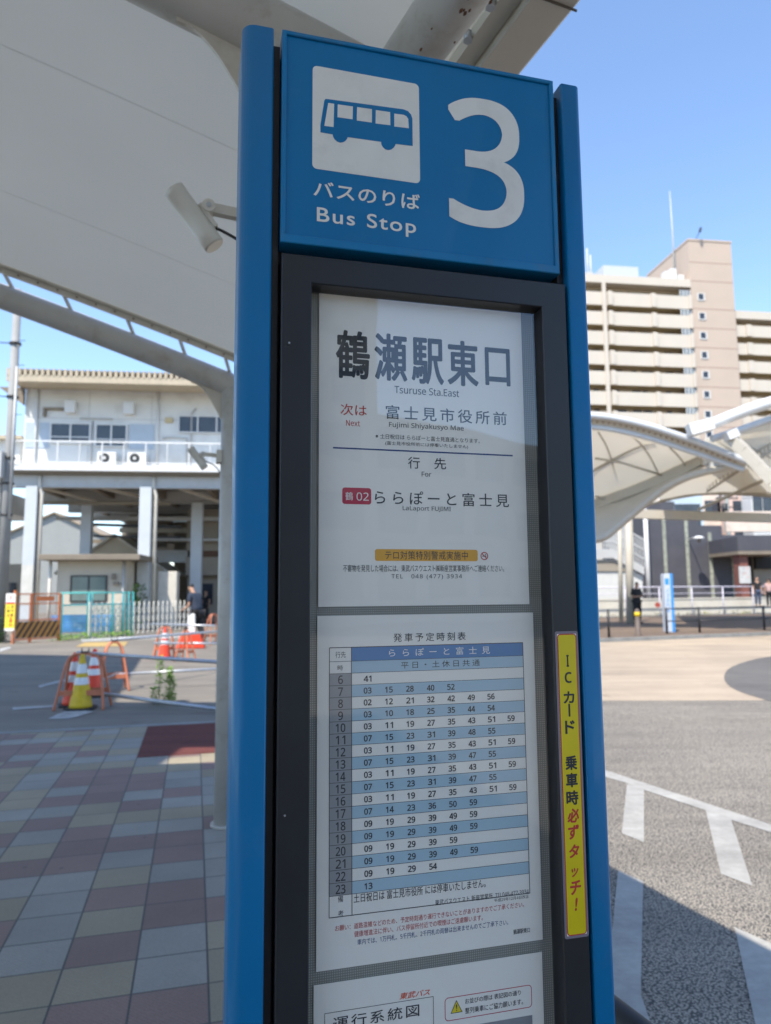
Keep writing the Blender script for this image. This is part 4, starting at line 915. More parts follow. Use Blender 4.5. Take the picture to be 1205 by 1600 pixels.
# beige hut
HO = (-11.0, 31.0)
hut = thing('station_hut', 'low beige hut with flat roof and green-glazed window under the station deck', 'hut', (HO[0], HO[1], 0), SRZ)
HB = mat('hut_beige', (.50, .44, .35), .75, var=.05, scale=1.2, dirt=(.36, .31, .24), dscale=1.5, damt=.4)
mb = MB(); mb.box(-3.19, -.30, .05, 2.8, 0, 3.01); hw = mb.build('wall', HB, hut)
mb = MB(); mb.box(-3.75, .40, -.7, 3.2, 3.02, 3.26); mb.build('roof_slab', UND, hut, bevel=.02)
mb = MB(); mb.box(-2.56, -1.16, .0, .045, 1.30, 2.32); w_ = mb.build('window', GRL, hut)
mb = MB(); mb.box(-2.62, -1.10, -.02, .03, 2.32, 2.38); mb.box(-2.62, -1.10, -.02, .03, 1.24, 1.30); mb.box(-2.62, -2.56, -.02, .03, 1.3, 2.32); mb.box(-1.16, -1.10, -.02, .03, 1.3, 2.32); mb.box(-1.89, -1.83, -.02, -.001, 1.3, 2.32); mb.build('window_frame', DKMET, w_)
mb = MB(); mb.cyl((-3.40, -.2, 0), (-3.40, -.2, 3.0), .07); mb.build('post', CREAM, hut)
mb = MB(); mb.cyl((-.42, 0, 0), (-.42, 0, 3.0), .05); mb.build('downpipe', STEELB, hut)
mb = MB(); mb.box(-.9, -.75, -.12, .04, 2.2, 2.45); mb.box(-.82, -.60, -.12, .04, 1.95, 2.1); mb.build('meter_box', UND, hut)
MUR = mat('blue_mural', (.05, .16, .36), .6, var=.5, scale=1.6, dirt=(.30, .38, .45), dscale=2.2, damt=.9)
mu = MB(); a = onplane(92, 971, HO, SAZ); b = onplane(131, 992, HO, SAZ); mu.box(a[0], -.5, -.92, -.84, .02, .72); mu = mu.build('mural_board', MUR); mu.location = (HO[0], HO[1], 0); mu.rotation_euler = (0, 0, SRZ); tag(mu, 'low blue painted mural board below the beige hut', 'mural board')
# pale gabled house and dark red shed behind the columns
def house(loc, rz, w_, d_, h, rh, wallm, roofm, label, wins=(), name='house', group=None):
    o = thing(name, label, 'house', loc, rz, group)
    mb = MB(); mb.box(-w_ / 2, w_ / 2, 0, d_, 0, h); mb.prism_y([(-w_ / 2, h), (w_ / 2, h), (0, h + rh)], 0, d_); wl = mb.build('wall', wallm, o)
    mb = MB()
    for s_ in (-1, 1):
        e = .35; mb.add([(s_ * (w_ / 2 + e), -.3, h - rh * e / (w_ / 2)), (0, -.3, h + rh), (0, d_ + .3, h + rh), (s_ * (w_ / 2 + e), d_ + .3, h - rh * e / (w_ / 2))] + [(s_ * (w_ / 2 + e), -.3, h - rh * e / (w_ / 2) + .14), (0, -.3, h + rh + .14), (0, d_ + .3, h + rh + .14), (s_ * (w_ / 2 + e), d_ + .3, h - rh * e / (w_ / 2) + .14)],
                          [(0, 1, 2, 3), (7, 6, 5, 4), (0, 4, 5, 1), (1, 5, 6, 2), (2, 6, 7, 3), (3, 7, 4, 0)])
    mb.build('roof', roofm, o)
    for (a, z, ww, hh) in wins:
        mb = MB(); mb.box(a, a + ww, -.05, -.005, z, z + hh); wn = mb.build('window', GLD, o)
        mb = MB(); mb.box(a - .06, a, -.08, -.01, z - .06, z + hh + .06); mb.box(a + ww, a + ww + .06, -.08, -.01, z - .06, z + hh + .06); mb.box(a, a + ww, -.08, -.01, z + hh, z + hh + .06); mb.box(a, a + ww, -.08, -.01, z - .06, z); mb.build('window_frame', WHITE, wn)
    return o
GW = mat('gable_white', (.27, .28, .27), .7, var=.05, scale=1); RFB = mat('brown_roof_edge', (.33, .26, .18), .7, var=.1)
p_ = W(105, 800, 60)
house((p_.x - 1.0, 60, 0), SRZ, 13.5, 8, 5.2, 3.2, GW, RFB, 'pale gabled house seen between the station columns', ((-4.2, .9, 1.4, 1.2), (2, 1.0, 1.4, 1.2)))
p_ = W(178, 880, 40)
house((p_.x, 40, 0), SRZ, 5.5, 5, 2.9, 1.9, HB, CREAM, 'smaller tan gabled house behind the beige hut', ())
# footbridge stub left of the station
fb = thing('rear_platform_roof', 'stacked pale platform structure at the left edge behind the utility pole', 'platform', (-20.2, 34, 0), SRZ)
mb = MB(); mb.box(-2.2, 1.6, 0, 5, 5.6, 6.6); mb.build('fascia', WHITE, fb)
mb = MB(); mb.box(-2.2, 1.9, 1, 5, 7.9, 9.3); mb.build('upper_wall', PW, fb)
mb = MB(); mb.box(-2.4, 2.1, .6, 5, 9.31, 9.5); mb.build('roof', ROOFM, fb)
for x in (-.6, 1.3): mb = MB(); mb.box(x, x + .3, .4, .8, 0, 5.59); mb.build('column', CREAM, fb)
mb = MB(); mb.box(-2, 1.8, 4, 4.3, 0, 3.2); mb.build('lower_wall', UW, fb)
mb = MB(); mb.box(.2, .9, 3.9, 3.99, .9, 2.2); mb.build('window', GLD, fb)

# ---------------------------------------------------------------- fences, gate, banner on the left
TEAL = mat('teal_fence_paint', (.10, .50, .47), .5, var=.1, scale=4)
f0, f1 = Vector(gx(92, 1001)), Vector(gx(206, 993)); 
tf_ = thing('teal_fence', 'turquoise tubular fence standing between the hut and the folding gate', 'fence', (f0.x, f0.y, 0), atan2(f1.y - f0.y, f1.x - f0.x))
Lf = (f1 - f0).length; hh = 1.62
for z in (hh, hh - .42): mb = MB(); mb.cyl((0, 0, z), (Lf, 0, z + .0), .028, n=8); mb.build('rail', TEAL, tf_)
for u in (0.02, .36, .405, .70, .86, .93, 1.0): mb = MB(); mb.cyl((u * Lf, 0, 0), (u * Lf, 0, hh + .03), .036, n=8); mb.build('post', TEAL, tf_)
mb = MB()
for i in range(42):
    x = Lf * (i + .5) / 42
    mb.cyl((x, .0, .12), (x, 0, hh - .42), .006, n=4)
for i in range(9): mb.cyl((0, .012, .15 + i * .12), (Lf, .012, .15 + i * .12), .005, n=4)
mb.build('wire_mesh', TEAL, tf_)
g0_, g1_ = Vector(gx(139, 998)), Vector(gx(300, 983)); ANG = atan2(g1_.y - g0_.y, g1_.x - g0_.x); Lg = (g1_ - g0_).length
ga = thing('folding_gate', 'white expanding lattice gate standing across the station entrance', 'gate', (g0_.x, g0_.y, 0), ANG)
GWM = mat('gate_cream_white', (.58, .55, .48), .5, var=.08)
ngt = 21
for i in range(ngt + 1):
    x = Lg * i / ngt; mb = MB(); ht = 1.22 if i else 1.32; mb.box(x - (.022 if i else .05), x + (.022 if i else .05), -.02, .02, .05, ht); mb.prism_y([(x - .022, ht), (x + .022, ht), (x, ht + .05)], -.02, .02) if i else None
    mb.cyl((x, -.02, .05), (x, .02, .05), .04, n=10); mb.build('upright', GWM, ga)
mb = MB()
for i in range(ngt):
    xa, xb = Lg * i / ngt, Lg * (i + 1) / ngt
    for z in (.18, .50, .82):
        mb.bar((xa, -.026, z), (xb, -.026, z + .32), .008, .028); mb.bar((xa, .026, z + .32), (xb, .026, z), .008, .028)
mb.build('lattice', GWM, ga)
# orange framed tiger-striped gate
TIG = bpy.data.materials.new('tiger_stripe_board'); TIG.use_nodes = True
t = TIG.node_tree; n = t.nodes; L = t.links; b = n['Principled BSDF']; b.inputs['Roughness'].default_value = .6
tc = n.new('ShaderNodeTexCoord'); mp = n.new('ShaderNodeMapping'); mp.inputs['Rotation'].default_value = (0, radians(58), 0); L.new(tc.outputs['Object'], mp.inputs['Vector'])
wv = n.new('ShaderNodeTexWave'); wv.bands_direction = 'Z'; wv.inputs['Scale'].default_value = 1.75; L.new(mp.outputs[0], wv.inputs['Vector'])
rp = n.new('ShaderNodeValToRGB'); rp.color_ramp.interpolation = 'CONSTANT'; rp.color_ramp.elements[1].position = .5; rp.color_ramp.elements[0].color = (.045, .022, .015, 1); rp.color_ramp.elements[1].color = (.42, .19, .035, 1)
L.new(wv.outputs['Fac'], rp.inputs['Fac']); L.new(rp.outputs['Color'], b.inputs['Base Color'])
ORG = mat('orange_gate_paint', (.62, .17, .05), .5, var=.12, dirt=(.3, .12, .05))
t0 = Vector(gx(19, 1006)); t1 = Vector(gx(92, 1001))
tg = thing('striped_gate', 'orange mesh gate with black and orange diagonal striped lower board', 'gate', (t0.x, t0.y, 0), atan2(t1.y - t0.y, t1.x - t0.x)); Lt = (t1 - t0).length
mb = MB()
for x, h in ((0.03, 1.72), (.5 * Lt * .72, 1.62), (Lt * .99, 1.62)): mb.box(x - .04, x + .04, -.03, .03, .0, h)
for z in (1.60, 1.28, .74, .12): mb.box(0, Lt, -.02, .02, z - .022, z + .022)
mb.build('frame', ORG, tg)
mb = MB(); mb.box(.08, Lt - .05, -.05, -.031, .16, .70); mb.build('striped_board', TIG, tg)
mb = MB()
for i in range(18): x = Lt * (i + .5) / 18; mb.cyl((x, .01, .74), (x, .01, 1.6), .005, n=4)
mb.box(Lt * .45, Lt * .85, -.03, -.021, 1.36, 1.52); mb.build('wire_mesh', ORG, tg)
bn = thing('vertical_banner', 'narrow yellow and red vertical notice banner at the left edge by the utility pole', 'banner', W(15, 1000, 23.2).to_track_quat('X', 'Z') and (W(14, 1000, 23.2).x, 23.2, 0), 0)
mb = MB(); mb.box(-.155, .155, -.012, .012, .42, 1.62); bd_ = mb.build('board', mat('banner_yellow', (.78, .60, .04), .6, var=.05), bn)
for z_a, z_b in ((1.28, 1.62), (.42, .50)): mb = MB(); mb.box(-.155, .155, -.015, -.0125, z_a, z_b); mb.build('white_band', mat('banner_white', (.72, .70, .66), .6), bd_)
mb = MB()
put(mb, '立', -.06, 1.56, .06, 1.42, -.017, 0, off=.03); mb.box(-.14, .14, -.0165, -.0155, 1.28, 1.34)
for i, ch in enumerate('工事中'): put(mb, ch, -.02, .94 - i * .14, .09, .82 - i * .14, -.017, 0, off=.03)
for i, ch in enumerate('入禁止'): put(mb, ch, -.10, 1.24 - i * .13, -.01, 1.14 - i * .13, -.017, 1, off=.03); put(mb, '歩行者'[i], .03, 1.24 - i * .13, .11, 1.14 - i * .13, -.017, 1, off=.03)
mb.build('lettering', [INKR, INK], bd_)
for s_ in (-.14, .14): mb = MB(); mb.cyl((s_, .02, 0), (s_, .02, 1.62), .012, n=8); mb.build('leg', GALV, bn)
# utility pole
up_ = W(7, 900, 24.5)
ut = thing('utility_pole', 'tall grey utility pole with step bolts and fittings at the left edge', 'utility pole', (up_.x - .04, 24.5, 0), 0)
mb = MB(); mb.tube([(0, 0, 0), (0, 0, 12.5)], [.19, .13], 20); mb.build('pole', mat('concrete_pole', (.25, .25, .245), .75, var=.08, scale=3), ut)
for z in (6.1, 7.0, 7.9, 8.8, 9.7, 10.6):
    mb = MB(); mb.cyl((.12, 0, z), (.36, 0, z), .011, n=6); mb.build('step_bolt', DKMET, ut)
for z in (4.3, 5.4, 6.3, 8.5, 10.45):
    mb = MB(); mb.tube([(0, 0, z), (0, 0, z + .07)], .20, 18); mb.cyl((-.5, -.1, z + .05), (.25, -.1, z + .0), .02, n=6); mb.build('clamp_band', DKMET, ut)
mb = MB(); mb.box(-.45, -.05, -.42, -.16, 5.6, 6.5); mb.cyl((.18, -.15, 4.2), (.18, -.15, 9.6), .045, n=8); mb.build('cable_box', STEELB, ut)
# bush at the gate
bs = thing('bush', 'leafy green bush beside the turquoise fence and station column', 'bush', (W(215, 960, 31).x, 31, 0)); mb = MB(); mb.tube([(0, 0, 0), (.05, 0, .6), (.02, 0, 1.2)], [.04, .03, .01], 7); mb.build('stem', STEM, bs)
mb = MB(); leaves(mb, (0, 0), 420, .42, .35, 2.0, .17); mb.build('foliage', LEAFD, bs)
bs2 = thing('bush', 'low green shrub at the left edge under the banner', 'bush', (W(2, 990, 23.8).x - .3, 23.8, 0)); mb = MB(); mb.tube([(0, 0, 0), (0, 0, .4)], .03, 7); mb.build('stem', STEM, bs2)
mb = MB(); leaves(mb, (0, 0), 340, .5, .0, .9, .15); mb.build('foliage', LEAFD, bs2)
mb = MB()
for i in range(500):
    u = random.random(); q = f0.lerp(f1, u) + Vector((random.uniform(-.3, .3), random.uniform(-.45, .1), 0)); leaves(mb, (q.x, q.y), 1, .1, .0, .18, .12)
tag(mb.build('grass', LEAF), 'low green grass strip growing under the turquoise fence', 'grass', kind='stuff')
# people on the left
person((W(309, 990, 22.6).x, 22.6, 0), -62, 'person in dark navy t-shirt leaning forward among the orange stands', lean=.35, head=(0, .05), LA=((-.22, .16, 1.10), (-.16, .42, 1.00)), RA=((.24, .10, 1.08), (.18, .38, .96)), LL=((-.10, .12, .50), (-.10, .02, .09)), RL=((.10, .02, .50), (.10, -.18, .09)), shirt=CLN, trous=CLB, girth=1.2, hs=1.08)
wv2 = MB(); wv2.prism_y([(-.08, 0), (.08, 0), (.07, .30), (.03, .34), (-.04, .33), (-.07, .28)], -.05, .05); wv2 = wv2.build('white_bag', mat('bag_white', (.72, .70, .64), .7, var=.1, scale=9, bump=.4, bscale=8), bevel=.03); q = W(304, 985, 22.2); wv2.location = (q.x - .06, 22.2, .62); tag(wv2, 'white sack held in front by the person in navy', 'sack')
person((W(321, 985, 39).x, 39, 0), 200, 'dark figure seen small in the passage under the station', hs=1.0)

# ================================================================== RIGHT SIDE
# black guard fence along the far kerb
gf = thing('guard_fence', 'low black two-rail guard fence along the far kerb', 'fence', (0, 0, 0))
gp = [(7.0, 22.6), (9.5, 24.31), (10.84, 24.85), (13.69, 26.0), (16.6, 27.2), (19.5, 28.3)]
for x, y in gp:
    mb = MB(); mb.cyl((x, y, .1), (x, y, .98), .04, n=12); mb.build('post', DKMET, gf)
mb = MB()
for z in (.94, .52):
    for a, b in zip(gp[1:], gp[2:]): mb.cyl((a[0], a[1], z), (b[0], b[1], z), .022, n=8)
mb.build('rail', DKMET, gf)
# bollard
bo = thing('bollard', 'brown bollard with yellow band standing in front of the person in black', 'bollard', (8.25, 23.55, .1))
mb = MB(); mb.tube([(0, 0, 0), (0, 0, .02), (0, 0, .021), (0, 0, .78), (0, 0, .84), (0, 0, .87)], [.13, .13, .09, .085, .07, .03], 18); mb.build('post', mat('bollard_brown', (.10, .075, .06), .6, var=.15, scale=8), bo)
mb = MB(); mb.tube([(0, 0, .62), (0, 0, .76)], [.094, .092], 18); mb.build('band', CONE_Y, bo)
# totem sign
tq = (9.95, 25.25)
to = thing('totem_sign', 'slim blue and white bus stop totem across the road', 'bus stop totem', (tq[0], tq[1], .1), -.06)
mb = MB(); mb.box(-.10, .115, 0, .35, 0, 2.05); mb.build('body', mat('totem_white', (.44, .48, .55), .5, var=.04), to, bevel=.01)
mb = MB(); mb.box(.118, .21, .0, .35, 0, 2.05); mb.build('side_panel', mat('totem_blue', (.03, .24, .60), .4), to, bevel=.01)
mb = MB(); mb.box(-.07, .07, -.004, -.001, 1.66, 1.88); mb.build('pictogram', mat('totem_blue', (.03, .24, .60)), to)
mb = MB()
for i, ch in enumerate('バスのりば'): put(mb, ch, -.04, 1.52 - i * .17, .06, 1.38 - i * .17, -.003, 0, off=.03)
mb.build('lettering', mat('totem_blue', (.03, .24, .60)), to)
# low wall with railing
LWM = mat('low_wall_cream', (.62, .58, .50), .8, var=.05, scale=.8, dirt=(.38, .33, .26), dscale=1.2, damt=.5)
wa, wb = (8.4, 37.4), (31, 46.4); lw_ = thing('low_wall', 'low cream retaining wall of the ramp behind the footway', 'wall', (wa[0], wa[1], 0), atan2(wb[1] - wa[1], wb[0] - wa[0])); Lw = hypot(wb[0] - wa[0], wb[1] - wa[1])
mb = MB(); mb.box(0, Lw, 0, .25, 0, 1.02); mb.build('wall', LWM, lw_)
mb = MB(); mb.box(0, Lw, -.03, .28, 1.021, 1.09); mb.build('coping', LWM, lw_)
VIO = mat('pale_violet_rail', (.52, .50, .58), .4, var=.05)
rl_ = thing('ramp_railing', 'pale lilac steel railing in front of the low wall', 'railing', (wa[0] - .1, wa[1] - .6, 0), atan2(wb[1] - wa[1], wb[0] - wa[0]))
mb = MB()
mb.cyl((0, 0, 1.72), (Lw, 0, 1.72), .035, n=8); mb.build('top_rail', VIO, rl_)
mb = MB(); mb.cyl((0, 0, 1.36), (Lw, 0, 1.36), .018, n=8); mb.build('mid_rail', VIO, rl_)
for i in range(11): mb = MB(); x = .35 + i * 2.33; mb.cyl((x, 0, 0), (x, 0, 1.72), .035, n=8); mb.build('post', VIO, rl_)
rd = MB(); rd.cyl((0, 0, 0), (0, -.02, 0), .14, n=24); rd = rd.build('round_sign', mat('round_sign_red', (.32, .06, .04), .5)); q = W(1026, 945, 38.1); rd.location = (q.x, q.y - .15, q.z); tag(rd, 'small round red sign on the low cream wall', 'sign')
mb = MB()
for i in range(420):
    u = random.random() ** 1.0; x = u * Lw; a_ = atan2(wb[1] - wa[1], wb[0] - wa[0]); q = (wa[0] + cos(a_) * x + sin(a_) * .15, wa[1] + sin(a_) * x - cos(a_) * .15); leaves(mb, q, 1, .1, .1, .28, .14)
tag(mb.build('grass', mat('dry_grass', (.22, .22, .07), .8, var=.3)), 'dry weeds along the foot of the low cream wall', 'grass', kind='stuff')
# dark building with climbing strips
DB = mat('dark_slate_cladding', (.060, .060, .072), .65, var=.08, scale=1.5, dirt=(.09, .085, .09), dscale=.6, damt=.5)
yb_ = 47.0
db = thing('dark_building', 'windowless dark slate building with four pale vertical strips', 'building', (0, 0, 0))
def wz(px, py, y=yb_): p = W(px, py, y); return (p.x, p.z)
out_ = [(1006, 958), (1250, 958), (1250, 836), (1128, 836), (1128, 821), (1091, 821), (1091, 808), (1054, 806), (1054, 784), (1006, 784)]
mb = MB(); mb.prism_y([wz(*q) for q in out_], yb_, yb_ + 9); dw_ = mb.build('wall', DB, db)
VINE = mat('pale_stone_strip', (.26, .27, .22), .9, var=.35, scale=6, bump=.5, bscale=12)
for xa, ya_, xb, yb2 in ((1036, 808, 1041, 958), (1071, 813, 1077, 958), (1108, 832, 1113, 958), (1143, 846, 1148, 958)):
    p, q = wz(xa, ya_), wz(xb, yb2); mb = MB(); mb.box(p[0] - .10, p[0] + .12, yb_ - .06, yb_ - .003, q[1], p[1]); mb.build('vertical_strip', VINE, db)
mb = MB(); p = wz(1091, 806); q = wz(1160, 836)
mb.box(wz(1091, 0)[0], wz(1250, 0)[0], yb_ + .6, yb_ + 1, wz(0, 838)[1], wz(0, 806)[1]); mb.build('beige_parapet', mat('beige_render', (.60, .50, .42), .8, var=.05, scale=1, dirt=(.35, .28, .23), dscale=1.5, damt=.5), db)
pt = thing('entrance_portal', 'dark canopy portal on a brick-red pillar at the right edge', 'entrance', (0, 0, 0))
p = wz(1152, 836, 43); q = wz(1240, 860, 43); mb = MB(); mb.box(p[0], q[0], 43, 46.9, q[1], p[1] - .1); mb.build('canopy', DB, pt)
mb = MB(); mb.box(p[0], q[0], 43, 46.9, q[1] - .22, q[1] - .01); mb.build('canopy_soffit', UND, pt)
p = wz(1155, 866, 43.3); q = wz(1174, 960, 43.3); mb = MB(); mb.box(p[0], q[0], 43.3, 44.1, 0, wz(0, 865, 43.3)[1]); mb.build('pillar', mat('brick_red_tile', (.17, .065, .05), .7, var=.15, scale=5), pt)
mb = MB(); p = wz(1174, 868, 46.8); mb.box(p[0], p[0] + 5, 46.6, 46.8, 0, p[1]); mb.build('rear_wall', UW, pt); mb = MB(); mb.box(p[0], p[0] + 5, 46.3, 46.59, p[1] - .9, p[1]); mb.build('lintel', DARK, pt)
nb = thing('notice_board', 'white map notice board hung on the brick-red pillar', 'notice board', (W(1164.5, 898, 43.2).x, 43.22, W(1164.5, 898, 43.2).z))
mb = MB(); mb.box(-.34, .34, 0, .06, -.52, .50); mb.build('board', mat('board_white', (.45, .45, .44), .6), nb)
mb = MB()
for i in range(14): a_, b2_ = random.uniform(-.28, .2), random.uniform(-.42, .35); mb.box(a_, a_ + random.uniform(.04, .14), -.006 - i * .0005, -.002, b2_, b2_ + random.uniform(.03, .10), i % 3)
mb.build('map_print', [mat('map_green', (.30, .45, .35), .6), mat('map_rose', (.55, .35, .33), .6), mat('map_grey_print', (.30, .31, .33), .6)], nb)
wlp = thing('wall_lamp', 'white dome lamp reaching out from the dark slate wall', 'lamp', (W(1092, 842, 45.4).x, 45.4, W(1092, 842, 45.4).z))
mb = MB(); mb.tube([(0, 0, .20), (0, 0, .17), (0, 0, .06), (0, 0, 0)], [.05, .20, .33, .32], 24); mb.build('shade', WHITE, wlp)
mb = MB(); mb.tube([(0, 0, -.01), (0, 0, -.22)], [.12, .09], 16); mb.build('globe', UND, wlp)
mb = MB(); mb.tube([(0, 0, .12), (0, .8, .14), (0, 1.62, .05)], .035, 8); mb.build('arm', WHITE, wlp)
dp_ = MB(); p = wz(1008, 800, 46.6); dp_.cyl((p[0], 46.6, 0), (p[0], 46.6, wz(0, 803, 46.6)[1]), .14, n=12); dp_ = dp_.build('drainpipe', WHITE); tag(dp_, 'white vertical pipe at the left edge of the dark slate building', 'pipe')
# stair at the left of the dark building
stf = thing('outdoor_staircase', 'pale grey outdoor staircase with railing behind the shelter columns', 'staircase', (0, 0, 0))
ys = 44.0; q = lambda a, b, y=ys: wz(a, b, y)
mb = MB(); mb.prism_y([q(925, 872), q(925, 858), q(958, 858), q(1007, 886), q(1007, 898), q(958, 872)], ys, ys + .12); mb.build('stringer', STEELB, stf)
mb = MB(); mb.prism_y([q(925, 960), q(1007, 960), q(1007, 900), q(958, 874), q(925, 874)], ys + .3, ys + .5); mb.build('stair_wall', mat('stair_wall_grey', (.50, .50, .48), .8, var=.05), stf)
mb = MB(); mb.prism_y([q(925, 892), q(983, 892), q(960, 876), q(925, 876)], ys + .2, ys + .28); mb.build('shade_panel', UW, stf)  # darker panel before the stair wall, standing for shade under the landing
mb = MB()
for i in range(22):
    x = 925 + i * 3.9; zb = 858 if x < 958 else 858 + (x - 958) * .571; a_ = q(x, zb); b2_ = q(x, max(790, zb - 45) if x > 958 else 815); mb.box(a_[0] - .03, a_[0] + .03, ys, ys + .04, a_[1], b2_[1])
for dz in (12, 26, 42):
    a_, b2_, c2_ = q(925, 858 - dz), q(958, 858 - dz), q(1007, 886 - dz); mb.bar((a_[0], ys - .02, a_[1]), (b2_[0], ys - .02, b2_[1]), .03, .08); mb.bar((b2_[0], ys - .02, b2_[1]), (c2_[0], ys - .02, c2_[1]), .03, .08)
mb.build('railing', STEELB, stf)
mb = MB(); mb.prism_y([q(962, 795), q(962, 850), q(1006, 874), q(1006, 800)][::1], ys + 2, ys + 2.1); mb.build('mesh_screen', mat('screen_grey', (.30, .31, .31), .7, var=.1), stf)
# buildings seen above the dark one
BR = mat('beige_render', (.60, .50, .42)); PK = mat('pink_render', (.58, .42, .36), .8, var=.06); GLS = mat('pale_glass_wall', (.42, .50, .56), .3, var=.15, scale=.5)
def block(y, pxa, pxb, pya, m, label, wins, dep=10, name='house'):
    a_, b2_ = W(pxa, pya, y), W(pxb, pya, y); o = thing(name, label, 'building', (a_.x, y, 0)); wd2 = b2_.x - a_.x
    mb = MB(); mb.box(0, wd2, 0, dep, 0, a_.z); mb.build('wall', m, o)
    mb = MB(); mb.box(-.15, wd2 + .15, -.15, dep + .1, a_.z + .001, a_.z + .25); mb.build('roof_edge', STEELB, o)
    for (u, z, ww, hh2) in wins: mb = MB(); mb.box(u * wd2, u * wd2 + ww, -.05, -.003, a_.z - z - hh2, a_.z - z); wn = mb.build('window', GLD, o); mb = MB(); mb.box(u * wd2 - .08, u * wd2 + ww + .08, -.08, -.052, a_.z - z - hh2 - .1, a_.z - z - hh2 - .02); mb.build('sill', WHITE, wn)
    return o
block(66, 1048, 1097, 768, GLS, 'pale glass-fronted building behind the dark slate wall', ((.1, 1.2, 1.2, 2.4), (.5, 1.2, 1.2, 2.4)), name='office_building')
block(72, 1093, 1138, 764, BR, 'peach rendered house seen beneath the big canopy', ((.15, 1.2, 1.6, 1.6), (.6, 1.2, 1.3, 1.6), (.15, 4.2, 1.6, 1.6), (.6, 4.2, 1.3, 1.6)))
block(70, 1139, 1172, 770, PK, 'dusty pink house seen beneath the big canopy', ((.15, .8, 1.0, 1.2), (.6, .8, .9, 1.2), (.15, 3.2, 1.0, 1.2)))
block(68, 1173, 1260, 762, WHITE, 'white house with dark windows at the right edge beneath the canopy', ((.02, .7, .9, 2.2), (.2, .7, .9, 2.2), (.45, .7, .9, 2.2)))
# thin pole with transformer fittings
tp = W(1143, 900, 56); tpo = thing('electricity_pole', 'thin grey-green electricity pole with crossarms seen beneath the big canopy', 'electricity pole', (tp.x, 56, 0))
mb = MB(); mb.tube([(0, 0, 0), (0, 0, 9.6)], [.16, .11], 12); mb.build('pole', mat('pole_green_grey', (.20, .23, .22), .7), tpo)
for z in (7.4, 8.0, 8.7, 9.2): mb = MB(); mb.box(-.9, .9, -.05, .05, z, z + .09); mb.build('crossarm', DKMET, tpo)
for x in (-.7, -.3, .4, .8): mb = MB(); mb.cyl((x, 0, 8.79), (x, 0, 9.0), .06, n=8); mb.build('insulator', STEELB, tpo)
mb = MB(); mb.cyl((-.35, -.3, 7.5), (-.35, -.3, 8.3), .22, n=12); mb.build('transformer', DKMET, tpo)
for dz in (7.45, 8.75, 6.0):
    mb = MB(); mb.tube([(tp.x + .7, 56, dz), (tp.x + 8, 54, dz - .35), (tp.x + 18, 50, dz + .2)], .02, 5); o = mb.build('power_line', DKMET, None); o.parent = tpo; o.matrix_parent_inverse = Matrix.Translation((-tp.x, -56, 0))

# apartment block
AO, AAZ = (40.0, 100.0), 82.3
ap = thing('apartment_building', 'tall beige apartment block with long balconies and pinkish stair tower', 'apartment building', (AO[0], AO[1], 0), pi / 2 - radians(AAZ))
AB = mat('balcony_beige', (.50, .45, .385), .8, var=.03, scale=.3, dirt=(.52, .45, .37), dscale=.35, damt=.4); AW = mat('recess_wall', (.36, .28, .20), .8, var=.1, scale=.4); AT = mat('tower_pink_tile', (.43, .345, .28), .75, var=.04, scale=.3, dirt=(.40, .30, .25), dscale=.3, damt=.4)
ATS = mat('slab_edge_ochre', (.42, .34, .20), .8, var=.1); JNT = mat('joint_brown', (.30, .21, .17), .9)
FL = 2.967
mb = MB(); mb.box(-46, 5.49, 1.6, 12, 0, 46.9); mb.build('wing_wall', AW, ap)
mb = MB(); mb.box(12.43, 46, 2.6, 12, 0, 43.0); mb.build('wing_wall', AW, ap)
mb = MB(); mb.box(-46, 5.47, -.1, 12, 46.0, 47.2); mb.build('roof_parapet', AB, ap)
mb = MB(); mb.box(12.43, 46, .9, 12, 41.95, 43.2); mb.build('roof_parapet', AB, ap)
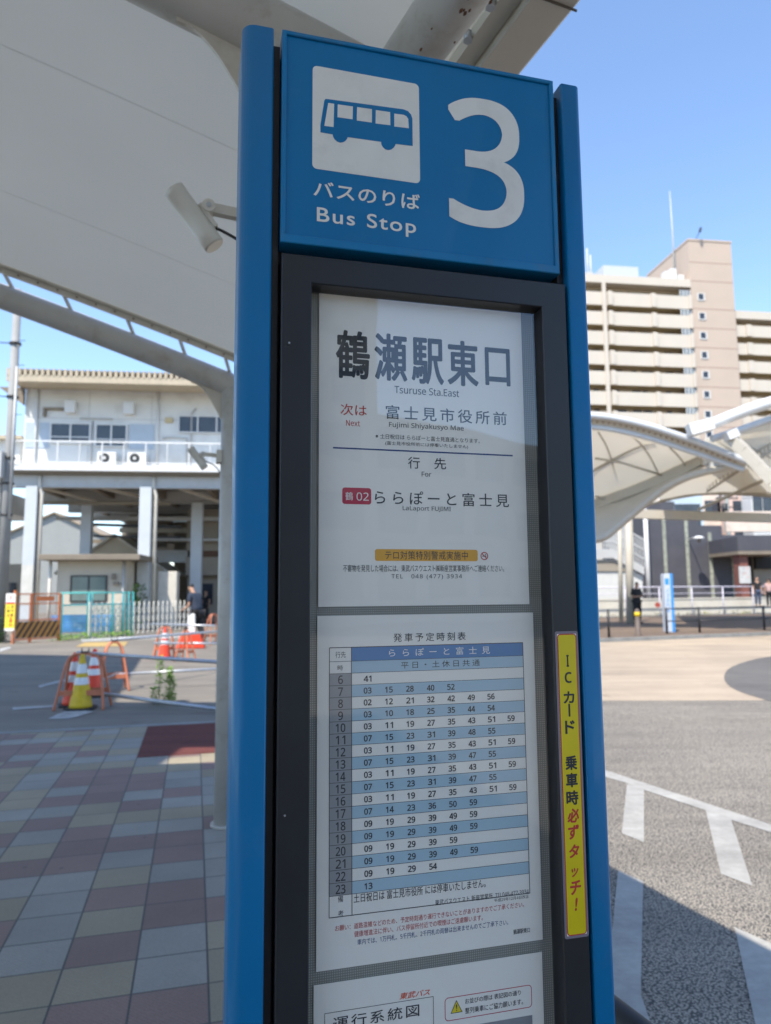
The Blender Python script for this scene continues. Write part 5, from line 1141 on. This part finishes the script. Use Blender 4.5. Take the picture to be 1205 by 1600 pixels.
for k in range(15):
    zt_ = 44.62 - FL * k
    mb = MB(); mb.box(-46, 5.40, 0, .14, zt_ - 1.98, zt_); mb.build('balcony_front', AB, ap)
    mb = MB(); mb.box(-46, 5.42, .145, 1.59, zt_ - 2.0, zt_ - 1.80); mb.build('balcony_slab', ATS, ap)
    zr = zt_ - 3.95 + FL * .2
    if k < 14:
        mb = MB(); mb.box(12.43, 46, 1.0, 1.14, 40.95 - FL * .94 * k - 1.75, 40.95 - FL * .94 * k); mb.build('balcony_front', AB, ap)
        mb = MB(); mb.box(12.45, 46, 1.145, 2.59, 40.95 - FL * .94 * k - 1.78, 40.95 - FL * .94 * k - 1.60); mb.build('balcony_slab', ATS, ap)
    if k < 9:
        for x in (-18.5, -15.5, -12.3, -9.6, -6.4, -3.6, -2.0, 1.6):
            mb = MB(); mb.box(x, x + random.choice((.8, 1.3, 1.7)), 1.54, 1.597, zt_ + .05, zt_ + .75); mb.build('flat_window', GLD, ap)
        mb = MB(); mb.box(3.75, 5.3, .02, .12, zt_ + .02, zt_ + .93); w_ = mb.build('stair_window', mat('grey_stair_glass', (.20, .22, .23), .25, var=.2), ap)
        mb = MB()
        for x in (3.7, 4.25, 4.78, 5.3): mb.box(x, x + .07, -.02, .018, zt_ + .02, zt_ + .93)
        mb.build('mullion', WHITE, w_)
        mb = MB(); mb.box(6.62, 7.42, -.06, -.003 - .0, zt_ - .45, zt_ + .45); w_ = mb.build('tower_window', GLD, ap); w_.location.y = -.0
        mb = MB(); mb.box(6.5, 6.61, -.10, -.003, zt_ - .55, zt_ + .55); mb.box(7.43, 7.6, -.10, -.003, zt_ - .55, zt_ + .55); mb.box(6.62, 7.42, -.10, -.003, zt_ - .6, zt_ - .46); mb.box(6.62, 7.42, -.10, -.003, zt_ + .46, zt_ + .55); mb.build('window_frame', WHITE, w_)
    if k < 9:
        mb = MB(); mb.box(5.5, 12.4, -.012, -.002, zt_ - 1.9, zt_ - 1.78); mb.build('tower_joint', JNT, ap)
for z in (47.0, 49.9): mb = MB(); mb.box(5.5, 12.4, -.012, -.002, z, z + .12); mb.build('tower_joint', JNT, ap)
mb = MB(); mb.box(5.5, 12.42, 0, 12.2, 0, 53.3); tw = mb.build('stair_tower', AT, ap)
mb = MB(); mb.box(5.42, 12.5, -.08, 12.3, 53.301, 53.6); mb.build('tower_cap', AT, ap)
mb = MB(); mb.box(-8.45, -7.95, -.35, -.005, 0, 46.0); mb.build('full_height_pipe', AB, ap)
for k in range(9):
    zt_ = 44.62 - FL * k
    for x in (-7.6, -.9): mb = MB(); mb.prism_y([(x, zt_ - 1.98), (x + .7, zt_ - 1.98), (x + .7, zt_ + .0), (x + .45, zt_ + .1), (x, zt_ + .1)], -.30, -.005); mb.build('balcony_fin', AB, ap)
    mb = MB(); mb.box(5.0, 5.45, -.25, -.005, zt_ - 1.98, zt_ + .1); mb.build('balcony_fin', AB, ap)
    if k < 8: mb = MB(); x = 14.6; z = 40.95 - FL * .94 * k; mb.box(x, x + .8, .7, .995, z - 1.75, z + .05); mb.build('balcony_fin', AB, ap)
mb = MB(); mb.box(-6.6, -1.0, 3, 8, 47.21, 50.2); mb.build('roof_machine_room', mat('roof_box_grey', (.42, .45, .49), .6, var=.05), ap)
for x in (-8.6, -8.1, -9.2): mb = MB(); mb.cyl((x, 4, 47.2), (x, 4, 53.2 - abs(x + 8.6) * 2), .12, n=8); mb.box(x - .25, x + .25, 3.8, 4.2, 48, 49.4); mb.build('roof_antenna', STEELB, ap)
mb = MB(); mb.tube([(4.6, 2.5, 47.2), (4.6, 2.5, 56), (4.5, 2.5, 62.5)], [.14, .11, .05], 8); mb.build('lightning_mast', STEELB, ap)
for x, z in ((2.2, 1.7), (3.2, 2.2), (4.4, 1.3)): mb = MB(); mb.box(x, x + .9, 1.2, 2.2, 47.21, 47.2 + z); mb.build('roof_unit', WHITE, ap)
mb = MB(); mb.box(13.0, 14.4, 3, 4.5, 43.21, 45.9); mb.build('roof_unit', WHITE, ap)
mb = MB(); mb.bar((6.6, -.5, 53.7), (9.2, -.05, 49.4), .02, .02) if False else mb.cyl((6.9, -.9, 54.3), (6.9, .2, 53.7), .05, n=6); mb.cyl((6.9, -.9, 54.3), (7.1, -.9, 54.9), .18, n=8); mb.build('roof_camera_arm', DKMET, ap)

# ================================================================== BIG CANOPY ACROSS THE ROAD
bc = thing('bus_terminal_canopy', 'large white tubular canopy with cream membranes across the road', 'canopy')
Wp = lambda L_: [W(*q) for q in L_]
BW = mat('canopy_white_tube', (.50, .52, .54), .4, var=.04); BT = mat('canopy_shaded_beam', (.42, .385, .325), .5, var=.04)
def tb3(L_, r, m, name, n=14):
    mb = MB(); mb.tube(smoothc(Wp(L_), 2), r, n); return mb.build(name, m, bc)
front_hi = [(860, 645, 24.5), (925, 649, 24.4), (960, 653, 24.3), (1010, 664, 24.2), (1060, 680, 24.1), (1110, 698, 24), (1168, 722, 24)]
front_lo = [(860, 664, 24.8), (925, 667, 24.7), (960, 671, 24.6), (1010, 683, 24.5), (1060, 699, 24.4), (1110, 716, 24.3), (1162, 734, 24.2)]
tb3(front_hi, .115, BW, 'front_arch'); tb3(front_lo, .095, BW, 'front_arch_lower')
mb = MB(); A_ = resample(smoothc(Wp(front_hi), 2), 34); B_ = resample(smoothc(Wp(front_lo), 2), 34); mb.loft(A_, B_, 34, 0, 2, thick=.02); mb.build('arch_flashing', BT, bc)
mb = MB()
for i in range(2, 33): p = A_[i].lerp(B_[i], .55); mb.cyl(p + Vector((0, -.03, 0)), p + Vector((0, -.10, 0)), .022, n=6)
mb.build('flashing_bolts', RUST, bc)
valley = [(860, 806, 30), (930, 786, 30), (980, 768, 28.5), (1020, 752, 27.5), (1060, 734, 26.5), (1098, 716, 25.5)]
mb = MB(); A_ = resample(Wp(valley), 8)
for a, b in zip(A_, A_[1:]): mb.bar(a, b, .34, .55)
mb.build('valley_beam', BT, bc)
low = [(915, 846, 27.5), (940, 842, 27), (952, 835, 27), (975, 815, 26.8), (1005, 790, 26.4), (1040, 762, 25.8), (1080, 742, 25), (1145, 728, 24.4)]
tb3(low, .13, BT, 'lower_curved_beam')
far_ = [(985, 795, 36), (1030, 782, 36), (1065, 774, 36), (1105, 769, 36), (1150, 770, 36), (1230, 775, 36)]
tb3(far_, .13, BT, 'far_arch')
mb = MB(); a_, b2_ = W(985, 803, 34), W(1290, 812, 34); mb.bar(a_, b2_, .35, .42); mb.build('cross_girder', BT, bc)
rhi = [(1100, 667, 23.5), (1112, 663, 23.5), (1150, 647, 23.5), (1205, 628, 23.5), (1290, 606, 23.5)]
rlo = [(1112, 686, 23.8), (1150, 674, 23.8), (1205, 654, 23.8), (1290, 632, 23.8)]
tb3(rhi, .20, WHITE, 'right_front_arch'); tb3(rlo, .12, BW, 'right_lower_arch')
mb = MB(); mb.bar(W(1076, 673, 23.6), W(1112, 663, 23.5), .5, .40); mb.build('node_box', WHITE, bc)
mb = MB(); mb.bar(W(1134, 683, 23.3), W(1150, 676, 23.3), .4, .28); mb.build('node_box', WHITE, bc)
diag = [(1142, 684, 23.4), (1165, 706, 23), (1205, 748, 22.4), (1290, 830, 21.5)]
mb = MB(); A_ = resample(Wp(diag), 6)
for a, b in zip(A_, A_[1:]): mb.bar(a, b, .30, .34)
mb.build('diagonal_beam', BT, bc)
tb3([(1103, 718, 25), (1112, 720, 25), (1116, 732, 25)], .22, BW, 'node_stub')
def memb(A_, B_, sag, m=MEMC, name='membrane'):
    mb = MB(); mb.loft(Wp(A_), Wp(B_), 16, 0, 8, sag); return mb.build(name, m, bc)
memb(front_lo[:6], valley, -.25)
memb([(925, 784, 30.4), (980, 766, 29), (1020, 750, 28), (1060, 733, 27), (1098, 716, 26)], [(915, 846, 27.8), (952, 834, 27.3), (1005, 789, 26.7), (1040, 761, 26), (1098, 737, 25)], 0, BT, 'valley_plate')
memb([(1045, 760, 26.2), (1080, 742, 25.4), (1120, 733, 24.9), (1162, 730, 24.5)], [(1030, 782, 36), (1075, 773, 36), (1130, 769, 36), (1200, 771, 36)], -.2)
memb(rlo, [(1120, 690, 24.5), (1150, 712, 25), (1190, 740, 25.5), (1290, 800, 26)], -.1)
memb([(1112, 686, 24), (1140, 700, 24.3), (1168, 726, 24.6), (1205, 752, 25)], [(1100, 690, 26), (1120, 730, 30), (1160, 768, 36), (1290, 775, 36)], -.1)
def purl(a, b, nr=9):
    mb = MB(); A_, B_ = W(*a), W(*b); up2 = Vector((0, 0, .30)); mb.cyl(A_, B_, .055, n=8); mb.cyl(A_ + up2, B_ + up2, .03, n=8)
    for i in range(nr + 1): p = A_.lerp(B_, i / nr); mb.cyl(p, p + up2, .022, n=6)
    mb.build('ladder_purlin', BT, bc)
purl((915, 742, 28.3), (1022, 684, 24.9)); purl((1105, 768, 34), (1160, 732, 24.9)); purl((1150, 688, 24.4), (1205, 662, 24.2)); purl((1178, 722, 24.6), (1230, 690, 24.6))
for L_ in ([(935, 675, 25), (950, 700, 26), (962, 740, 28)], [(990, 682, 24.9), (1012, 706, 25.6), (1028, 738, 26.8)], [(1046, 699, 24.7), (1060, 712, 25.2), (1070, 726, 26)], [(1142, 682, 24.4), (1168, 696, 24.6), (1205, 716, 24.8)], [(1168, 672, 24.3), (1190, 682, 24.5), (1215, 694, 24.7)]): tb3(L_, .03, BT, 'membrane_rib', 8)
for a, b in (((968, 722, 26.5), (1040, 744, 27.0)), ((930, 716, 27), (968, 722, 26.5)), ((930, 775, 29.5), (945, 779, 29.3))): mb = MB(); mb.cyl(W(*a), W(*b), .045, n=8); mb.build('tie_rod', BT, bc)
mb = MB(); mb.cyl(W(1092, 796, 33.8), W(1190, 752, 26), .07, n=10); mb.build('strut', BT, bc)
for px, y, r in ((985, 32.3, .17), (971, 33.5, .10)):
    p = W(px, 975, y); mb = MB(); mb.cyl((p.x, y, .1), (W(px - 3, 800, y).x, y, W(px, 800, y).z), r, n=16); mb.build('column', BT, bc)
p = W(940, 900, 27.2); q = (W(860, 900, 24).x, 24)
for x, y, z in ((W(884, 0 + 900, 24.3).x, 24.3, 7.0), (W(1245, 900, 23.4).x, 23.4, 7.6), (W(1262, 900, 35).x, 35, 6.1)): mb = MB(); mb.cyl((x, y, .1), (x, y, z), .20, n=16); mb.build('column', BT, bc)
# people on the right
pp_ = W(1001, 976, 31.5); person((pp_.x - .12, 31.5, .1), 160, 'person in black t-shirt and trousers looking at a phone behind the bollard', head=(0, .05), LA=((-.24, .02, 1.12), (-.06, .26, 1.16)), RA=((.24, .02, 1.12), (.06, .28, 1.14)), sleeve=.7, girth=1.22, hs=1.05)
ph = MB(); ph.box(-.035, .035, -.005, .005, -.07, .07); ph = ph.build('mobile_phone', DKMET, bevel=.004); a_ = radians(160); ph.location = (pp_.x - .12 + sin(a_) * .36, 31.5 + cos(a_) * .36, 1.30); ph.rotation_euler = (radians(-40), 0, -a_); tag(ph, 'mobile phone held by the person in black', 'phone')
pp_ = W(1184, 930, 41.5); person((pp_.x, 41.5, .55), 185, 'person in black shirt standing by the brick-red pillar, partly behind the railing', shirt=CLB, trous=CLJ)
pp_ = W(1202, 930, 41.5); person((pp_.x, 41.5, .5), 200, 'person in pale pink top at the right edge behind the railing', shirt=CLP, trous=CLB, long_hair=True, hs=.96)
mb = MB(); a_ = atan2(wb[1] - wa[1], wb[0] - wa[0]); mb.box(0, Lw, .26, 12, .0, .5); rp_ = mb.build('ramp', WALK, kind='structure'); rp_.location = (wa[0], wa[1], 0); rp_.rotation_euler = (0, 0, a_)

# ================================================================== BEHIND THE CAMERA (generic buildings added for the glass to reflect)
b1 = thing('office_building', 'generic three storey office building added behind the camera for the case glass to mirror', 'building', (9, -27, 0), radians(-12))
mb = MB(); mb.box(-1, 22, -10, 0, 0, 10.5); mb.build('wall', mat('office_beige', (.42, .38, .32), .8, var=.06, scale=.5), b1)
for f in range(3):
    for i in range(6): mb = MB(); mb.box(0 + i * 3.6, 2.6 + i * 3.6, .003, .06, 1.2 + f * 3.3, 2.9 + f * 3.3); mb.build('window', GLD, b1)
b3 = thing('reflection_shop', 'generic low shop building added behind the camera for the case glass to mirror', 'building', (-12, -24, 0), radians(8))
mb = MB(); mb.box(-6, 16, -10, 0, 0, 7.0); mb.build('wall', mat('shop_grey', (.30, .29, .28), .8, var=.06, scale=.5), b3)
for i in range(5): mb = MB(); mb.box(-5 + i * 4, -2 + i * 4, .003, .06, .4, 2.8); mb.build('shop_window', GLD, b3)

b2 = thing('reflection_tower', 'tall beige tower block added behind the camera to even out the case glass reflection', 'building', (7.5, -29, 0), radians(-6))
mb = MB(); mb.box(0, 9.5, -10, 0, 0, 22); mb.build('wall', mat('office_beige', (.42, .38, .32)), b2)
for f in range(6):
    for i in range(3): mb = MB(); mb.box(.7 + i * 3, 2.7 + i * 3, .003, .06, 1.2 + f * 3.3, 2.9 + f * 3.3); mb.build('window', GLD, b2)
